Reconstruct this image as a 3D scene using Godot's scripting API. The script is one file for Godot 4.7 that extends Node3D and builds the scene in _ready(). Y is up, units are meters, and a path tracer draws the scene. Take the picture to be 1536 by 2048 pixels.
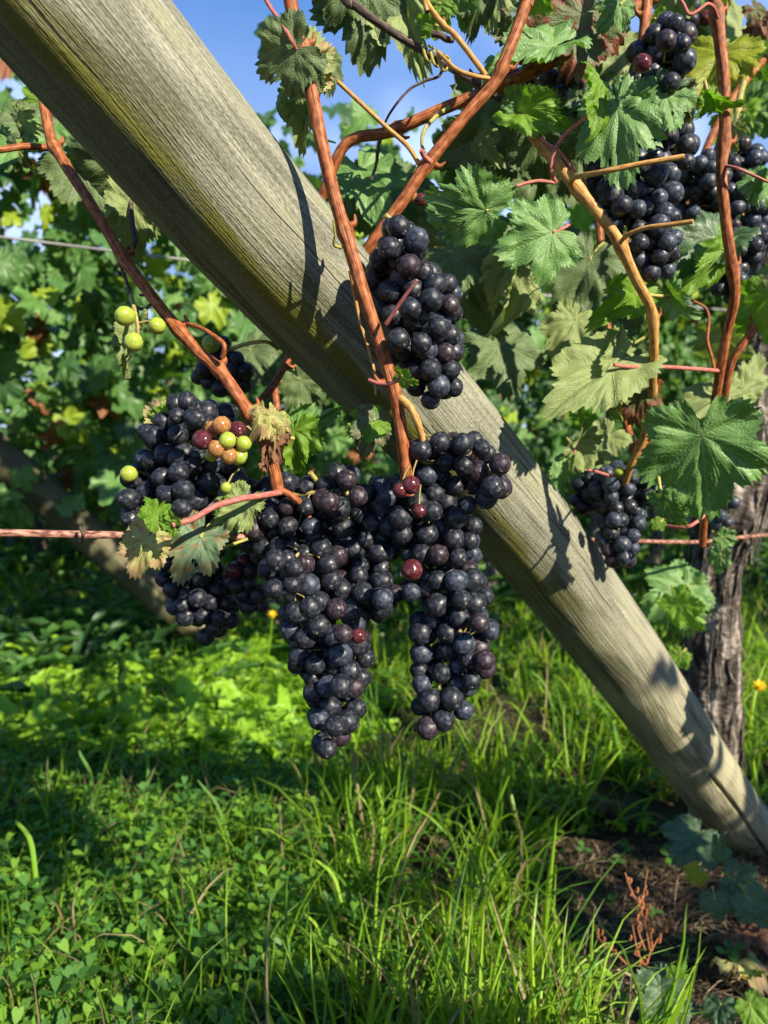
extends Node3D

# ------------------------------------------------------------------ measures
const F := 1450.0            # focal length in pixels of a 1536 x 2048 picture
const EYE := Vector3(0, 0.8, 0)
const ROW := Vector3(0.893, 0, -0.45)      # direction of the vine rows
const AWAY := Vector3(-0.45, 0, -0.893)    # from one row to the next
var cam_t: Transform3D
var rng := RandomNumberGenerator.new()
var nz := FastNoiseLite.new()
var counts := {}
var M := {}
var grape_meshes := {}
var far_leaves := {}
var canes := {}

func P(x: float, y: float, d: float) -> Vector3:      # where a sight line through (x, y) is d metres deep
	return cam_t * Vector3((x - 768.0) / F * d, (1024.0 - y) / F * d, -d)

func V(a: Array) -> Vector3:
	return P(a[0], a[1], a[2])

func numbered(s: String) -> String:
	var k: int = counts.get(s, -1) + 1
	counts[s] = k
	return s if k == 0 else "%s_%03d" % [s, k]

func thing(called: String, label: String, category: String, at := Vector3.ZERO, group := "", kind := "") -> Node3D:
	var o := Node3D.new()
	o.name = numbered(called)
	add_child(o)
	o.position = at
	tag(o, label, category, group, kind)
	return o

func tag(o: Node3D, label: String, category: String, group := "", kind := "") -> void:
	if label: o.set_meta("label", label)
	if category: o.set_meta("category", category)
	if group: o.set_meta("group", group)
	if kind: o.set_meta("kind", kind)

func part(called: String, mesh: Mesh, parent: Node3D, at := Transform3D()) -> MeshInstance3D:
	var m := MeshInstance3D.new()
	m.name = called
	m.mesh = mesh
	m.transform = at
	parent.add_child(m, true)
	return m

# ------------------------------------------------------------------ mesh building
class Geo:
	var v := PackedVector3Array()
	var n := PackedVector3Array()
	var uv := PackedVector2Array()
	var ix := PackedInt32Array()
	func add(p: Vector3, nn: Vector3, t := Vector2.ZERO) -> int:
		v.append(p); n.append(nn); uv.append(t)
		return v.size() - 1
	func tri(a: int, b: int, c: int) -> void:
		if (v[b] - v[a]).cross(v[c] - v[a]).dot(n[a] + n[b] + n[c]) > 0.0:
			ix.append(a); ix.append(c); ix.append(b)
		else:
			ix.append(a); ix.append(b); ix.append(c)
	func quad(a: int, b: int, c: int, d: int) -> void:
		tri(a, b, c); tri(a, c, d)
	func smooth() -> void:
		for i in n.size(): n[i] = Vector3.ZERO
		for i in range(0, ix.size(), 3):
			var f := (v[ix[i + 2]] - v[ix[i]]).cross(v[ix[i + 1]] - v[ix[i]])
			for k in 3: n[ix[i + k]] += f
		for i in n.size(): n[i] = n[i].normalized() if n[i].length_squared() > 1e-20 else Vector3.UP
	func done(mat: Material, into: ArrayMesh = null) -> ArrayMesh:
		var m := into if into else ArrayMesh.new()
		if v.is_empty(): return m
		var a := []
		a.resize(Mesh.ARRAY_MAX)
		a[Mesh.ARRAY_VERTEX] = v; a[Mesh.ARRAY_NORMAL] = n; a[Mesh.ARRAY_TEX_UV] = uv; a[Mesh.ARRAY_INDEX] = ix
		m.add_surface_from_arrays(Mesh.PRIMITIVE_TRIANGLES, a)
		m.surface_set_material(m.get_surface_count() - 1, mat)
		return m

func catmull(c: Array, n: int) -> PackedVector3Array:
	var out := PackedVector3Array()
	var k := c.size()
	for i in n:
		var t := float(i) / (n - 1) * (k - 1)
		var j := mini(int(t), k - 2)
		var f := t - j
		var a: Vector3 = c[maxi(j - 1, 0)]
		var b: Vector3 = c[j]
		var d: Vector3 = c[j + 1]
		var e: Vector3 = c[mini(j + 2, k - 1)]
		out.append(0.5 * ((2.0 * b) + (d - a) * f + (2.0 * a - 5.0 * b + 4.0 * d - e) * f * f + (3.0 * b - a - 3.0 * d + e) * f * f * f))
	return out

func tube(g: Geo, pts: PackedVector3Array, rad: PackedFloat32Array, sides: int, rough := 0.0, uvs := 1.0) -> void:
	var n := pts.size()
	var t0 := (pts[1] - pts[0]).normalized()
	var up := t0.cross(Vector3(0.3, 0.2, 0.93)).normalized()
	var run := 0.0
	var base := g.v.size()
	for i in n:
		var t := (pts[mini(i + 1, n - 1)] - pts[maxi(i - 1, 0)]).normalized()
		up = (up - t * up.dot(t)).normalized()
		var side := t.cross(up)
		if i: run += pts[i].distance_to(pts[i - 1])
		for s in sides + 1:
			var a := TAU * s / sides
			var d := up * cos(a) + side * sin(a)
			var r := rad[i]
			if rough > 0.0: r *= 1.0 + rough * nz.get_noise_3d(cos(a) * 40.0 + base * 0.37, sin(a) * 40.0, run * 700.0)
			g.add(pts[i] + d * r, d, Vector2(float(s) / sides, run * uvs))
	for i in n - 1:
		for s in sides:
			var a := base + i * (sides + 1) + s
			g.quad(a, a + 1, a + sides + 2, a + sides + 1)
	for e in 2:
		var i := 0 if e == 0 else n - 1
		var t := (pts[0] - pts[1]).normalized() if e == 0 else (pts[n - 1] - pts[n - 2]).normalized()
		var c := g.add(pts[i] + t * rad[i] * 0.3, t, Vector2(0.5, 0))
		var ring := []
		for s in sides: ring.append(g.add(g.v[base + i * (sides + 1) + s], t, Vector2(0.5, 0)))
		for s in sides: g.tri(c, ring[s], ring[(s + 1) % sides])

func stick(ctrl: Array, r0: float, r1: float, mat: Material, sides := 8, n := 0) -> ArrayMesh:
	var g := Geo.new()
	var pts := catmull(ctrl, n if n else ctrl.size() * 5)
	var rad := PackedFloat32Array()
	for i in pts.size(): rad.append(lerpf(r0, r1, float(i) / (pts.size() - 1)))
	tube(g, pts, rad, sides, 0.0, 12.0)
	return g.done(mat)

# ------------------------------------------------------------------ textures
func noise_bytes(w: int, h: int, freq: float, type := FastNoiseLite.TYPE_SIMPLEX_SMOOTH, oct := 4, sd := 1, cell := -1) -> PackedByteArray:
	var f := FastNoiseLite.new()
	f.noise_type = type
	f.frequency = freq
	f.seed = sd
	f.fractal_octaves = oct
	if cell >= 0:
		f.cellular_return_type = cell
		f.fractal_type = FastNoiseLite.FRACTAL_NONE
	var im := f.get_seamless_image(w, h, false, false, 0.1, true)
	im.convert(Image.FORMAT_L8)
	return im.get_data()

func grown(b: PackedByteArray, w: int, h: int, w2: int, h2: int) -> PackedByteArray:
	var im := Image.create_from_data(w, h, false, Image.FORMAT_L8, b)
	im.resize(w2, h2, Image.INTERPOLATE_CUBIC)
	return im.get_data()

func ramp_tex(b: PackedByteArray, w: int, h: int, stops: Array) -> ImageTexture:    # stops: [place, linear colour] ...
	var lut := []
	for i in 256:
		var t := i / 255.0
		var c: Color = stops[0][1]
		for k in stops.size() - 1:
			if t >= stops[k][0]: c = (stops[k][1] as Color).lerp(stops[k + 1][1], clampf((t - stops[k][0]) / (stops[k + 1][0] - stops[k][0]), 0, 1))
		c = c.linear_to_srgb()
		lut.append([int(c.r * 255), int(c.g * 255), int(c.b * 255)])
	var out := PackedByteArray()
	out.resize(w * h * 3)
	for i in w * h:
		var l: Array = lut[b[i]]
		out[i * 3] = l[0]; out[i * 3 + 1] = l[1]; out[i * 3 + 2] = l[2]
	return ImageTexture.create_from_image(Image.create_from_data(w, h, false, Image.FORMAT_RGB8, out))

func grey_tex(b: PackedByteArray, w: int, h: int) -> ImageTexture:
	return ImageTexture.create_from_image(Image.create_from_data(w, h, false, Image.FORMAT_L8, b))

func mat(called: String, c: Color, rough := 0.6, spec := 0.5) -> StandardMaterial3D:      # c is linear
	var m := StandardMaterial3D.new()
	m.resource_name = called
	m.albedo_color = c.linear_to_srgb()
	m.roughness = rough
	m.metallic_specular = spec
	m.cull_mode = BaseMaterial3D.CULL_DISABLED
	return m

func bump(m: StandardMaterial3D, t: Texture2D, cm: float) -> void:
	m.heightmap_enabled = true
	m.heightmap_texture = t
	m.heightmap_scale = cm

func leafy(m: StandardMaterial3D, c: Color) -> StandardMaterial3D:
	m.backlight_enabled = true
	m.backlight = c.linear_to_srgb()
	return m

const LN := 640
func vein_map() -> PackedByteArray:      # veins of a vine leaf, laid out like the uv of leaf_mesh
	var b := PackedByteArray()
	b.resize(LN * LN)
	for side in [-1, 1]:
		for l in [[0.0, 1.0], [0.98, 0.86], [1.92, 0.62], [2.6, 0.4]]:
			if l[0] == 0.0 and side < 0: continue
			var a: float = l[0] * side
			var dir := Vector2(sin(a), cos(a))
			vein(b, Vector2.ZERO, dir, l[1] * 0.97, 0.011, 0.0)
			for k in 7:
				for s in [-1, 1]:
					var at: float = l[1] * (0.14 + k * 0.125 + 0.03 * s)
					var len: float = l[1] * (0.5 - at / l[1] * 0.42) * (0.8 if l[0] else 1.0)
					if l[0] and s * side < 0: len *= 0.8
					vein(b, dir * at, dir.rotated(s * -0.86), len, 0.0055, s * 0.9)
	return b

func vein(b: PackedByteArray, from: Vector2, dir: Vector2, length: float, w: float, bend: float) -> void:
	var p := from
	var steps := int(length * 190)
	for i in steps:
		var t := float(i) / steps
		p += dir * (length / steps)
		dir = dir.rotated(bend * 0.8 / steps + 0.02 * sin(i * 0.37 + from.y * 40.0))
		var r := w * (1.0 - t * 0.8) * LN / 2.1
		var c := Vector2((p.x / 2.2 + 0.5) * LN, (1.0 - (p.y + 0.9) / 2.1) * LN)
		for y in range(int(c.y - r - 1), int(c.y + r + 2)):
			for x in range(int(c.x - r - 1), int(c.x + r + 2)):
				if x < 0 or y < 0 or x >= LN or y >= LN: continue
				var k := int(clampf((r + 0.7 - Vector2(x, y).distance_to(c)) * 255.0 / (r + 0.7) * 1.3, 0, 255))
				if k > b[y * LN + x]: b[y * LN + x] = k

func leaf_texture(blade: Color, blade2: Color, line: Color, patch: Color, patchy: float, veins: PackedByteArray, net: PackedByteArray, blot: PackedByteArray, edge := Color(0, 0, 0, 0)) -> ImageTexture:
	var out := PackedByteArray()
	out.resize(LN * LN * 3)
	for y in LN:
		for x in LN:
			var i := y * LN + x
			var q := blot[i] / 255.0
			var c := blade.lerp(blade2, q)
			c = c.lerp(line, clampf(0.22 * (1.0 - net[i] / 150.0), 0, 0.22))
			if patchy > 0.0:
				var s := clampf((blot[(i * 7 + 9177) % (LN * LN)] * 0.15 + blot[(LN - 1 - y) * LN + x] * 0.85) / 255.0 - (1.0 - patchy), 0, 0.09) / 0.09
				c = c.lerp(patch, s * 0.92)
			if edge.a > 0.0:
				var px := (float(x) / LN - 0.5) * 2.2
				var py := (1.0 - float(y) / LN) * 2.1 - 0.9
				var r := sqrt(px * px + py * py) + (q - 0.5) * 0.7
				c = c.lerp(edge, clampf((r - 0.5) * 3.0, 0, 1) * edge.a)
			c = c.lerp(line, veins[i] / 255.0 * 0.7)
			c = c.linear_to_srgb()
			out[i * 3] = int(c.r * 255); out[i * 3 + 1] = int(c.g * 255); out[i * 3 + 2] = int(c.b * 255)
	return ImageTexture.create_from_image(Image.create_from_data(LN, LN, false, Image.FORMAT_RGB8, out))

func make_materials() -> void:
	# leaves
	var veins := vein_map()
	var net := noise_bytes(LN, LN, 0.075, FastNoiseLite.TYPE_CELLULAR, 1, 5, FastNoiseLite.RETURN_DISTANCE2_SUB)
	var blot := noise_bytes(LN, LN, 0.012, FastNoiseLite.TYPE_SIMPLEX_SMOOTH, 5, 11)
	var fine := noise_bytes(LN, LN, 0.09, FastNoiseLite.TYPE_SIMPLEX_SMOOTH, 3, 17)
	var high := PackedByteArray()
	var low := PackedByteArray()
	high.resize(LN * LN); low.resize(LN * LN)
	for i in LN * LN:
		var cell := minf(net[i] / 140.0, 1.0)
		high[i] = int(clampf(90.0 + cell * 95.0 + fine[i] * 0.14 - veins[i] * 0.42, 0, 255))
		low[i] = int(clampf(95.0 - cell * 60.0 + fine[i] * 0.12 + veins[i] * 0.5, 0, 255))
	var t_high := grey_tex(high, LN, LN)
	var t_low := grey_tex(low, LN, LN)
	var kinds := {
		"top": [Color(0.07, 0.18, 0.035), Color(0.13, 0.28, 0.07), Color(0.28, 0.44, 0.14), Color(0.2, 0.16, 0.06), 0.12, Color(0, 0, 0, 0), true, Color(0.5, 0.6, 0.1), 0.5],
		"shade_top": [Color(0.035, 0.085, 0.035), Color(0.07, 0.135, 0.06), Color(0.14, 0.21, 0.10), Color(0.2, 0.16, 0.06), 0.12, Color(0, 0, 0, 0), true, Color(0.4, 0.5, 0.1), 0.45],  # darkened copy of top: shade put into the colour
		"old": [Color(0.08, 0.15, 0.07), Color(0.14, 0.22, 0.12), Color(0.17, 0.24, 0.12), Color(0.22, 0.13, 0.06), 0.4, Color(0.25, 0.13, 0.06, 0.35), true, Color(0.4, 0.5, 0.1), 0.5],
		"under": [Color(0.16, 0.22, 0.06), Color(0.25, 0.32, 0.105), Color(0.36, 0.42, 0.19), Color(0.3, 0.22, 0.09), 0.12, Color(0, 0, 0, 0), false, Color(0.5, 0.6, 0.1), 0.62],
		"dusk": [Color(0.055, 0.10, 0.03), Color(0.10, 0.16, 0.05), Color(0.17, 0.23, 0.09), Color(0.2, 0.13, 0.05), 0.15, Color(0, 0, 0, 0), false, Color(0.3, 0.4, 0.05), 0.6],  # undersides darkened in the colour, for leaves hanging in shade
		"young": [Color(0.12, 0.29, 0.015), Color(0.20, 0.39, 0.025), Color(0.30, 0.42, 0.08), Color(0.2, 0.2, 0.03), 0.1, Color(0, 0, 0, 0), true, Color(0.8, 1.0, 0.3), 0.45],
		"yellow": [Color(0.30, 0.37, 0.02), Color(0.42, 0.48, 0.03), Color(0.13, 0.2, 0.03), Color(0.3, 0.16, 0.02), 0.24, Color(0.34, 0.22, 0.02, 0.4), true, Color(1.0, 0.9, 0.2), 0.5],
		"dying": [Color(0.34, 0.40, 0.09), Color(0.50, 0.50, 0.18), Color(0.55, 0.52, 0.28), Color(0.42, 0.24, 0.12), 0.4, Color(0.50, 0.30, 0.18, 0.75), true, Color(0.8, 0.7, 0.2), 0.6],
		"red": [Color(0.07, 0.13, 0.03), Color(0.12, 0.16, 0.05), Color(0.2, 0.2, 0.08), Color(0.22, 0.05, 0.03), 0.45, Color(0.24, 0.06, 0.04, 0.85), true, Color(0.8, 0.5, 0.2), 0.55],
		"brown": [Color(0.16, 0.075, 0.035), Color(0.27, 0.13, 0.06), Color(0.3, 0.17, 0.09), Color(0.10, 0.04, 0.02), 0.35, Color(0, 0, 0, 0), true, Color(0.7, 0.4, 0.2), 0.7],
	}
	for k in kinds:
		var d: Array = kinds[k]
		var m := mat("leaf_" + k, Color.WHITE, d[8], 0.5)
		m.albedo_texture = leaf_texture(d[0], d[1], d[2], d[3], d[4], veins, net, blot, d[5])
		bump(m, t_high if d[6] else t_low, 0.055 if d[6] else 0.09)
		leafy(m, d[7])
		M[k] = m
	# leaves of the rows behind, grass and weeds: plain colours, light shines through
	var plain := {
		"far_dark": [Color(0.028, 0.075, 0.022), Color(0.05, 0.12, 0.012), 0.45], "far_mid": [Color(0.05, 0.12, 0.028), Color(0.08, 0.17, 0.015), 0.45],
		"far_light": [Color(0.085, 0.18, 0.04), Color(0.10, 0.20, 0.02), 0.5], "far_yellow": [Color(0.19, 0.27, 0.02), Color(0.22, 0.28, 0.02), 0.5], "far_brown": [Color(0.17, 0.07, 0.03), Color(0.08, 0.04, 0.01), 0.7],
		"grass_a": [Color(0.06, 0.16, 0.016), Color(0.17, 0.34, 0.012), 0.42], "grass_b": [Color(0.15, 0.31, 0.018), Color(0.36, 0.54, 0.015), 0.42], "grass_c": [Color(0.23, 0.39, 0.03), Color(0.42, 0.56, 0.025), 0.42],
		"grass_dry": [Color(0.23, 0.19, 0.09), Color(0.1, 0.09, 0.03), 0.7], "clover": [Color(0.05, 0.135, 0.022), Color(0.11, 0.26, 0.015), 0.5], "clover_b": [Color(0.11, 0.23, 0.02), Color(0.26, 0.42, 0.02), 0.5],
		"weed": [Color(0.20, 0.37, 0.025), Color(0.42, 0.60, 0.04), 0.5], "weed_dark": [Color(0.05, 0.13, 0.025), Color(0.10, 0.22, 0.02), 0.55], "straw": [Color(0.32, 0.25, 0.16), Color(0.05, 0.04, 0.02), 0.8],
		"straw_dark": [Color(0.10, 0.065, 0.04), Color(0.02, 0.015, 0.01), 0.85], "petal": [Color(0.75, 0.5, 0.01), Color(0.4, 0.3, 0.01), 0.6], "pink": [Color(0.5, 0.16, 0.4), Color(0.2, 0.08, 0.15), 0.6], "rust_weed": [Color(0.36, 0.14, 0.06), Color(0.1, 0.04, 0.01), 0.8],
	}
	for k in plain: M[k] = leafy(mat(k, plain[k][0], plain[k][2], 0.4), plain[k][1])
	# canes: ribbed bark, tinted
	var s1 := grown(noise_bytes(256, 32, 0.05, FastNoiseLite.TYPE_SIMPLEX_SMOOTH, 3, 3), 256, 32, 256, 512)
	var s2 := noise_bytes(256, 512, 0.02, FastNoiseLite.TYPE_SIMPLEX_SMOOTH, 4, 4)
	var rib := PackedByteArray()
	rib.resize(256 * 512)
	for i in 256 * 512:
		rib[i] = int(clampf((s1[i] - 128.0) * 0.55 + 50.0 + s2[i] * 0.55 + 30.0 * (0.5 + 0.5 * sin((i % 256) / 256.0 * TAU * 17.0 + s2[i] * 0.012)), 0, 255))
	var t_rib := grey_tex(rib, 256, 512)
	for k in {"cane": 0, "cane_gold": 1, "cane_dark": 2, "cane_red": 3, "cane_green": 4, "rusty": 5, "bunch_stem": 6}:
		var c: Array = {"cane": [Color(0.12, 0.034, 0.011), Color(0.33, 0.105, 0.032)], "cane_gold": [Color(0.30, 0.14, 0.035), Color(0.5, 0.29, 0.09)], "cane_dark": [Color(0.03, 0.02, 0.015), Color(0.085, 0.06, 0.045)],
			"cane_red": [Color(0.3, 0.07, 0.06), Color(0.45, 0.16, 0.13)], "cane_green": [Color(0.2, 0.2, 0.04), Color(0.36, 0.33, 0.09)], "rusty": [Color(0.13, 0.05, 0.035), Color(0.36, 0.19, 0.14)], "bunch_stem": [Color(0.22, 0.2, 0.06), Color(0.38, 0.3, 0.1)]}[k]
		var m := mat(k, Color.WHITE, 0.58 if k != "rusty" else 0.8, 0.35)
		m.albedo_texture = ramp_tex(s2 if k == "rusty" else rib, 256, 512, [[0.18, c[0] * 0.55], [0.36, c[0]], [0.68, c[1]], [0.92, c[1].lerp(Color(0.5, 0.36, 0.24), 0.35)]])
		bump(m, t_rib, 0.03)
		M[k] = m
	M.wire = mat("wire", Color(0.30, 0.29, 0.28), 0.5)
	M.wire.metallic = 0.8
	# grapes
	var bl := noise_bytes(256, 256, 0.02, FastNoiseLite.TYPE_SIMPLEX_SMOOTH, 5, 21)
	var bl2 := noise_bytes(256, 256, 0.07, FastNoiseLite.TYPE_SIMPLEX_SMOOTH, 3, 22)
	var mix := PackedByteArray()
	mix.resize(65536)
	for i in 65536: mix[i] = int(clampf(bl[i] * 0.75 + bl2[i] * 0.25, 0, 255))
	var t_rough := grey_tex(mix, 256, 256)
	var gr := {
		"black": [Color(0.006, 0.007, 0.010), Color(0.012, 0.014, 0.020), Color(0.056, 0.066, 0.09)], "blue": [Color(0.008, 0.010, 0.016), Color(0.03, 0.038, 0.058), Color(0.085, 0.105, 0.15)],
		"plum": [Color(0.012, 0.006, 0.010), Color(0.026, 0.017, 0.024), Color(0.07, 0.064, 0.082)], "red": [Color(0.035, 0.006, 0.010), Color(0.075, 0.014, 0.019), Color(0.14, 0.055, 0.06)],
		"amber": [Color(0.24, 0.075, 0.04), Color(0.30, 0.16, 0.05), Color(0.33, 0.25, 0.09)], "green": [Color(0.22, 0.31, 0.03), Color(0.27, 0.36, 0.05), Color(0.33, 0.40, 0.10)],
	}
	for k in gr:
		var m := mat("grape_" + k, Color.WHITE, 0.62, 0.42)
		m.albedo_texture = ramp_tex(mix, 256, 256, [[0.22, gr[k][0]], [0.52, gr[k][1]], [0.80, gr[k][2]]])
		m.roughness_texture = t_rough
		m.roughness_texture_channel = BaseMaterial3D.TEXTURE_CHANNEL_RED
		m.roughness = 0.92 if k in ["black", "blue", "plum"] else 0.45
		m.uv1_triplanar = true
		m.uv1_scale = Vector3.ONE * 42.0
		if k in ["green", "amber", "red"]:
			m.subsurf_scatter_enabled = true
			m.subsurf_scatter_strength = 0.55 if k != "red" else 0.1
		M["grape_" + k] = m
	M.scar = mat("scar", Color(0.24, 0.19, 0.12), 0.8)
	# bark of the old vine
	var k1 := grown(noise_bytes(256, 64, 0.045, FastNoiseLite.TYPE_SIMPLEX_SMOOTH, 5, 31), 256, 64, 256, 512)
	var k2 := noise_bytes(256, 512, 0.06, FastNoiseLite.TYPE_SIMPLEX_SMOOTH, 4, 32)
	for i in 256 * 512: k1[i] = int(clampf((k1[i] * 0.72 + k2[i] * 0.28 - 128.0) * 1.5 + 118.0, 0, 255))
	M.bark = mat("bark", Color.WHITE, 0.9, 0.3)
	M.bark.albedo_texture = ramp_tex(k1, 256, 512, [[0.15, Color(0.018, 0.014, 0.012)], [0.5, Color(0.10, 0.085, 0.072)], [0.9, Color(0.36, 0.315, 0.27)]])
	bump(M.bark, grey_tex(k1, 256, 512), 0.9)
	# ground
	var e1 := noise_bytes(512, 512, 0.012, FastNoiseLite.TYPE_SIMPLEX_SMOOTH, 6, 41)
	var e2 := noise_bytes(512, 512, 0.06, FastNoiseLite.TYPE_SIMPLEX_SMOOTH, 4, 42)
	var em := PackedByteArray()
	em.resize(512 * 512)
	for i in 512 * 512: em[i] = int(e1[i] * 0.5 + e2[i] * 0.5)
	M.soil = mat("soil", Color.WHITE, 0.95, 0.2)
	M.soil.albedo_texture = ramp_tex(em, 512, 512, [[0.2, Color(0.022, 0.016, 0.011)], [0.5, Color(0.06, 0.042, 0.028)], [0.62, Color(0.055, 0.06, 0.025)], [0.85, Color(0.15, 0.105, 0.07)]])
	M.soil.uv1_triplanar = true
	M.soil.uv1_world_triplanar = true
	M.soil.uv1_scale = Vector3.ONE * 1.6
	bump(M.soil, grey_tex(em, 512, 512), 2.0)
	M.concrete = mat("concrete", Color(0.3, 0.3, 0.3), 0.9)
	M.concrete.albedo_texture = ramp_tex(em, 512, 512, [[0.2, Color(0.20, 0.2, 0.2)], [0.8, Color(0.36, 0.36, 0.35)]])
	M.wood_tie = mat("tie", Color(0.02, 0.02, 0.02), 0.7)

# ------------------------------------------------------------------ vine leaves
func leaf_radius(a: float, sinus: float) -> float:
	var r := 0.0
	for l in [[0.0, 1.0, 0.58], [0.98, 0.88, 0.58], [-0.98, 0.88, 0.58], [1.92, 0.70, 0.60], [-1.92, 0.70, 0.60], [2.55, 0.5, 0.42], [-2.55, 0.5, 0.42]]:
		var t: float = absf(a - l[0]) / l[2]
		r = maxf(r, l[1] * (1.0 - 0.42 * t * t) if t < 1.3 else 0.0)
	var floor_r := lerpf(0.78, 0.46, sinus)
	if absf(a) > 2.3: floor_r *= clampf((PI - absf(a)) / (PI - 2.3), 0.12, 1.0)
	r = maxf(r, floor_r)
	if absf(a) > 2.75: r *= clampf((PI - absf(a)) / (PI - 2.75) + 0.1, 0.1, 1.0)
	return r

func leaf_mesh(sd: int, m: Material, size: float, wx := 1.0, fold := 0.15, curl := 0.2, droop := 0.15, wave := 0.12, sinus := 0.6, holes := 0.0, teeth := 46, rings := 9, asym := 0.0) -> ArrayMesh:
	var g := Geo.new()
	var na := teeth * 4
	var jit := RandomNumberGenerator.new()
	jit.seed = sd * 77 + 5
	var amp := []
	for k in teeth + 1: amp.append(jit.randf_range(0.05, 0.13))
	g.add(Vector3.ZERO, Vector3.BACK, Vector2(0.5, 1.0 - 0.9 / 2.1))
	for j in na:
		var a := -PI + TAU * j / na
		var k := j / 4
		var ph := (j % 4) / 4.0
		var saw := [0.0, 0.45, 1.0, 0.5][j % 4] as float
		var r := leaf_radius(a, sinus) * (1.0 + 0.06 * nz.get_noise_2d(sd * 31.7 + cos(a) * 60.0, sin(a) * 60.0))
		r *= 1.0 - amp[k] * (1.0 - saw) * (1.0 if absf(a) < 2.7 else 0.3)
		for q in range(1, rings + 1):
			var f := float(q) / rings
			f = pow(f, 0.85)
			var x := sin(a) * r * f
			var y := cos(a) * r * f
			var rho := r * f
			var z := fold * absf(x) + asym * x
			z -= droop * y * absf(y)
			z -= curl * pow(rho, 2.6) * 0.8
			z += wave * nz.get_noise_2d(x * 95.0 + sd * 53.1, y * 95.0) * rho * 1.6
			z += wave * 0.55 * sin(a * 9.0 + sd) * pow(f, 3.0) * r * 0.4
			for va in [0.0, 0.98, -0.98, 1.92, -1.92]:      # the blade is sunk along the main veins
				var dv := sin(clampf(a - va, -1.5, 1.5)) * rho
				if cos(a - va) > 0.0: z -= 0.035 * exp(-dv * dv / 0.003) * minf(1.0, rho * 4.0)
			g.add(Vector3(x * wx, y, z) * size, Vector3.BACK, Vector2(x / 2.2 + 0.5, 1.0 - (y + 0.9) / 2.1))
	for j in na:
		var jn := (j + 1) % na
		if jn == 0: continue                              # the notch where the stalk comes in stays open
		g.tri(0, 1 + j * rings, 1 + jn * rings)
		for q in rings - 1:
			var a := 1 + j * rings + q
			var b := 1 + jn * rings + q
			if holes > 0.0:
				var c := (g.v[a] + g.v[b + 1]) * 0.5 / size
				if nz.get_noise_2d(c.x * 130.0 + sd * 91.0, c.y * 130.0) > 0.62 - holes: continue
			g.quad(a, a + 1, b + 1, b)
	g.smooth()
	return g.done(m)

func facing(from: Vector3, to: Vector3, roll: float) -> Basis:      # y along the leaf, z its face, turned about y
	var y := (to - from).normalized()
	var z := (EYE - from).normalized()
	z = (z - y * z.dot(y)).normalized()
	var b := Basis(y.cross(z), y, z)
	return b * Basis(Vector3.UP, deg_to_rad(roll))

var leaf_seed := 100
# one leaf of a cane: stalk end, tip, depth of both, roll about its length, look, and how it is bent
func leaf(cane: String, jx: float, jy: float, tx: float, ty: float, d0: float, d1: float, roll: float, look: String, o := {}) -> void:
	leaf_seed += 1
	var a := P(jx, jy, d0)
	var b := P(tx, ty, d1)
	var root: Node3D = canes[cane]
	var size := a.distance_to(b)
	var mesh := leaf_mesh(leaf_seed, M[look], size, o.get("wx", 1.0), o.get("fold", 0.12), o.get("curl", 0.26), o.get("droop", 0.14), o.get("wave", 0.15), o.get("sinus", 0.42), o.get("holes", 0.035), o.get("teeth", 46), 9, o.get("asym", 0.0))
	var n := part("leaf", mesh, root, Transform3D(facing(a, b, roll), a - root.position))
	if o.has("label"): n.set_meta("label", o.label)
	var stalk: Array = o.get("stalk", [])
	if o.get("bare", false): return
	var pts := [a]
	if stalk.is_empty():
		var back := (a - b).normalized()
		var z := n.basis.z
		pts.append(a + back * size * 0.25 - z * size * 0.12)
		pts.append(a + back * size * 0.5 - z * size * 0.4)
	else:
		for s in stalk: pts.append(V(s))
	var local := []
	for p in pts: local.append(n.transform.affine_inverse() * (p - root.position))
	part("petiole", stick(local, 0.0013, 0.0018, M[o.get("tone", "cane_green")], 6), n)

# ------------------------------------------------------------------ canes
func cane(key: String, label: String, look: String, w: float, path: Array, nodes := [], taper := 1.0, called := "vine_cane", cat := "vine cane") -> Node3D:
	var ctrl := []
	for a in path: ctrl.append(V(a))
	if path[0][1] < -30 or path[0][0] > 1570:      # the cane goes on beyond the picture
		var c0: Vector3 = ctrl[0]
		var c1: Vector3 = ctrl[1]
		ctrl.push_front(c0 + (c0 - c1).normalized() * 0.3 + Vector3(0, 0.04, 0))
	var mid: Vector3 = ctrl[ctrl.size() - 1]
	var t := thing(called, label, cat, mid)
	canes[key] = t
	var pts := catmull(ctrl, maxi(24, path.size() * 9))
	var r0: float = w * 0.93 / 2.0 / F * path[0][2]
	var rad := PackedFloat32Array()
	for i in pts.size():
		var f := float(i) / (pts.size() - 1)
		var r := r0 * lerpf(1.0, taper, f)
		for k in nodes:
			r *= 1.0 + 0.34 * exp(-pow((f - k) / 0.016, 2.0))
		rad.append(r)
		pts[i] -= mid
	var g := Geo.new()
	tube(g, pts, rad, 16, 0.06, 9.0)
	part("stem", g.done(M[look]), t)
	for k in nodes:                                   # a bud at each joint
		var i := clampi(int(k * (pts.size() - 1)), 1, pts.size() - 2)
		var dir := (pts[i + 1] - pts[i]).normalized()
		var out := dir.cross(Vector3(0.2, 0.3, 1)).normalized() * (1.0 if int(k * 100) % 2 else -1.0)
		var c := pts[i] + out * rad[i] * 0.8
		part("bud", stick([c, c + (out - dir * 0.4) * rad[i] * 0.7, c + (out * 0.9 - dir * 1.1) * rad[i] * 1.1], rad[i] * 0.55, rad[i] * 0.12, M.cane, 7), t)
	return t

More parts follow.
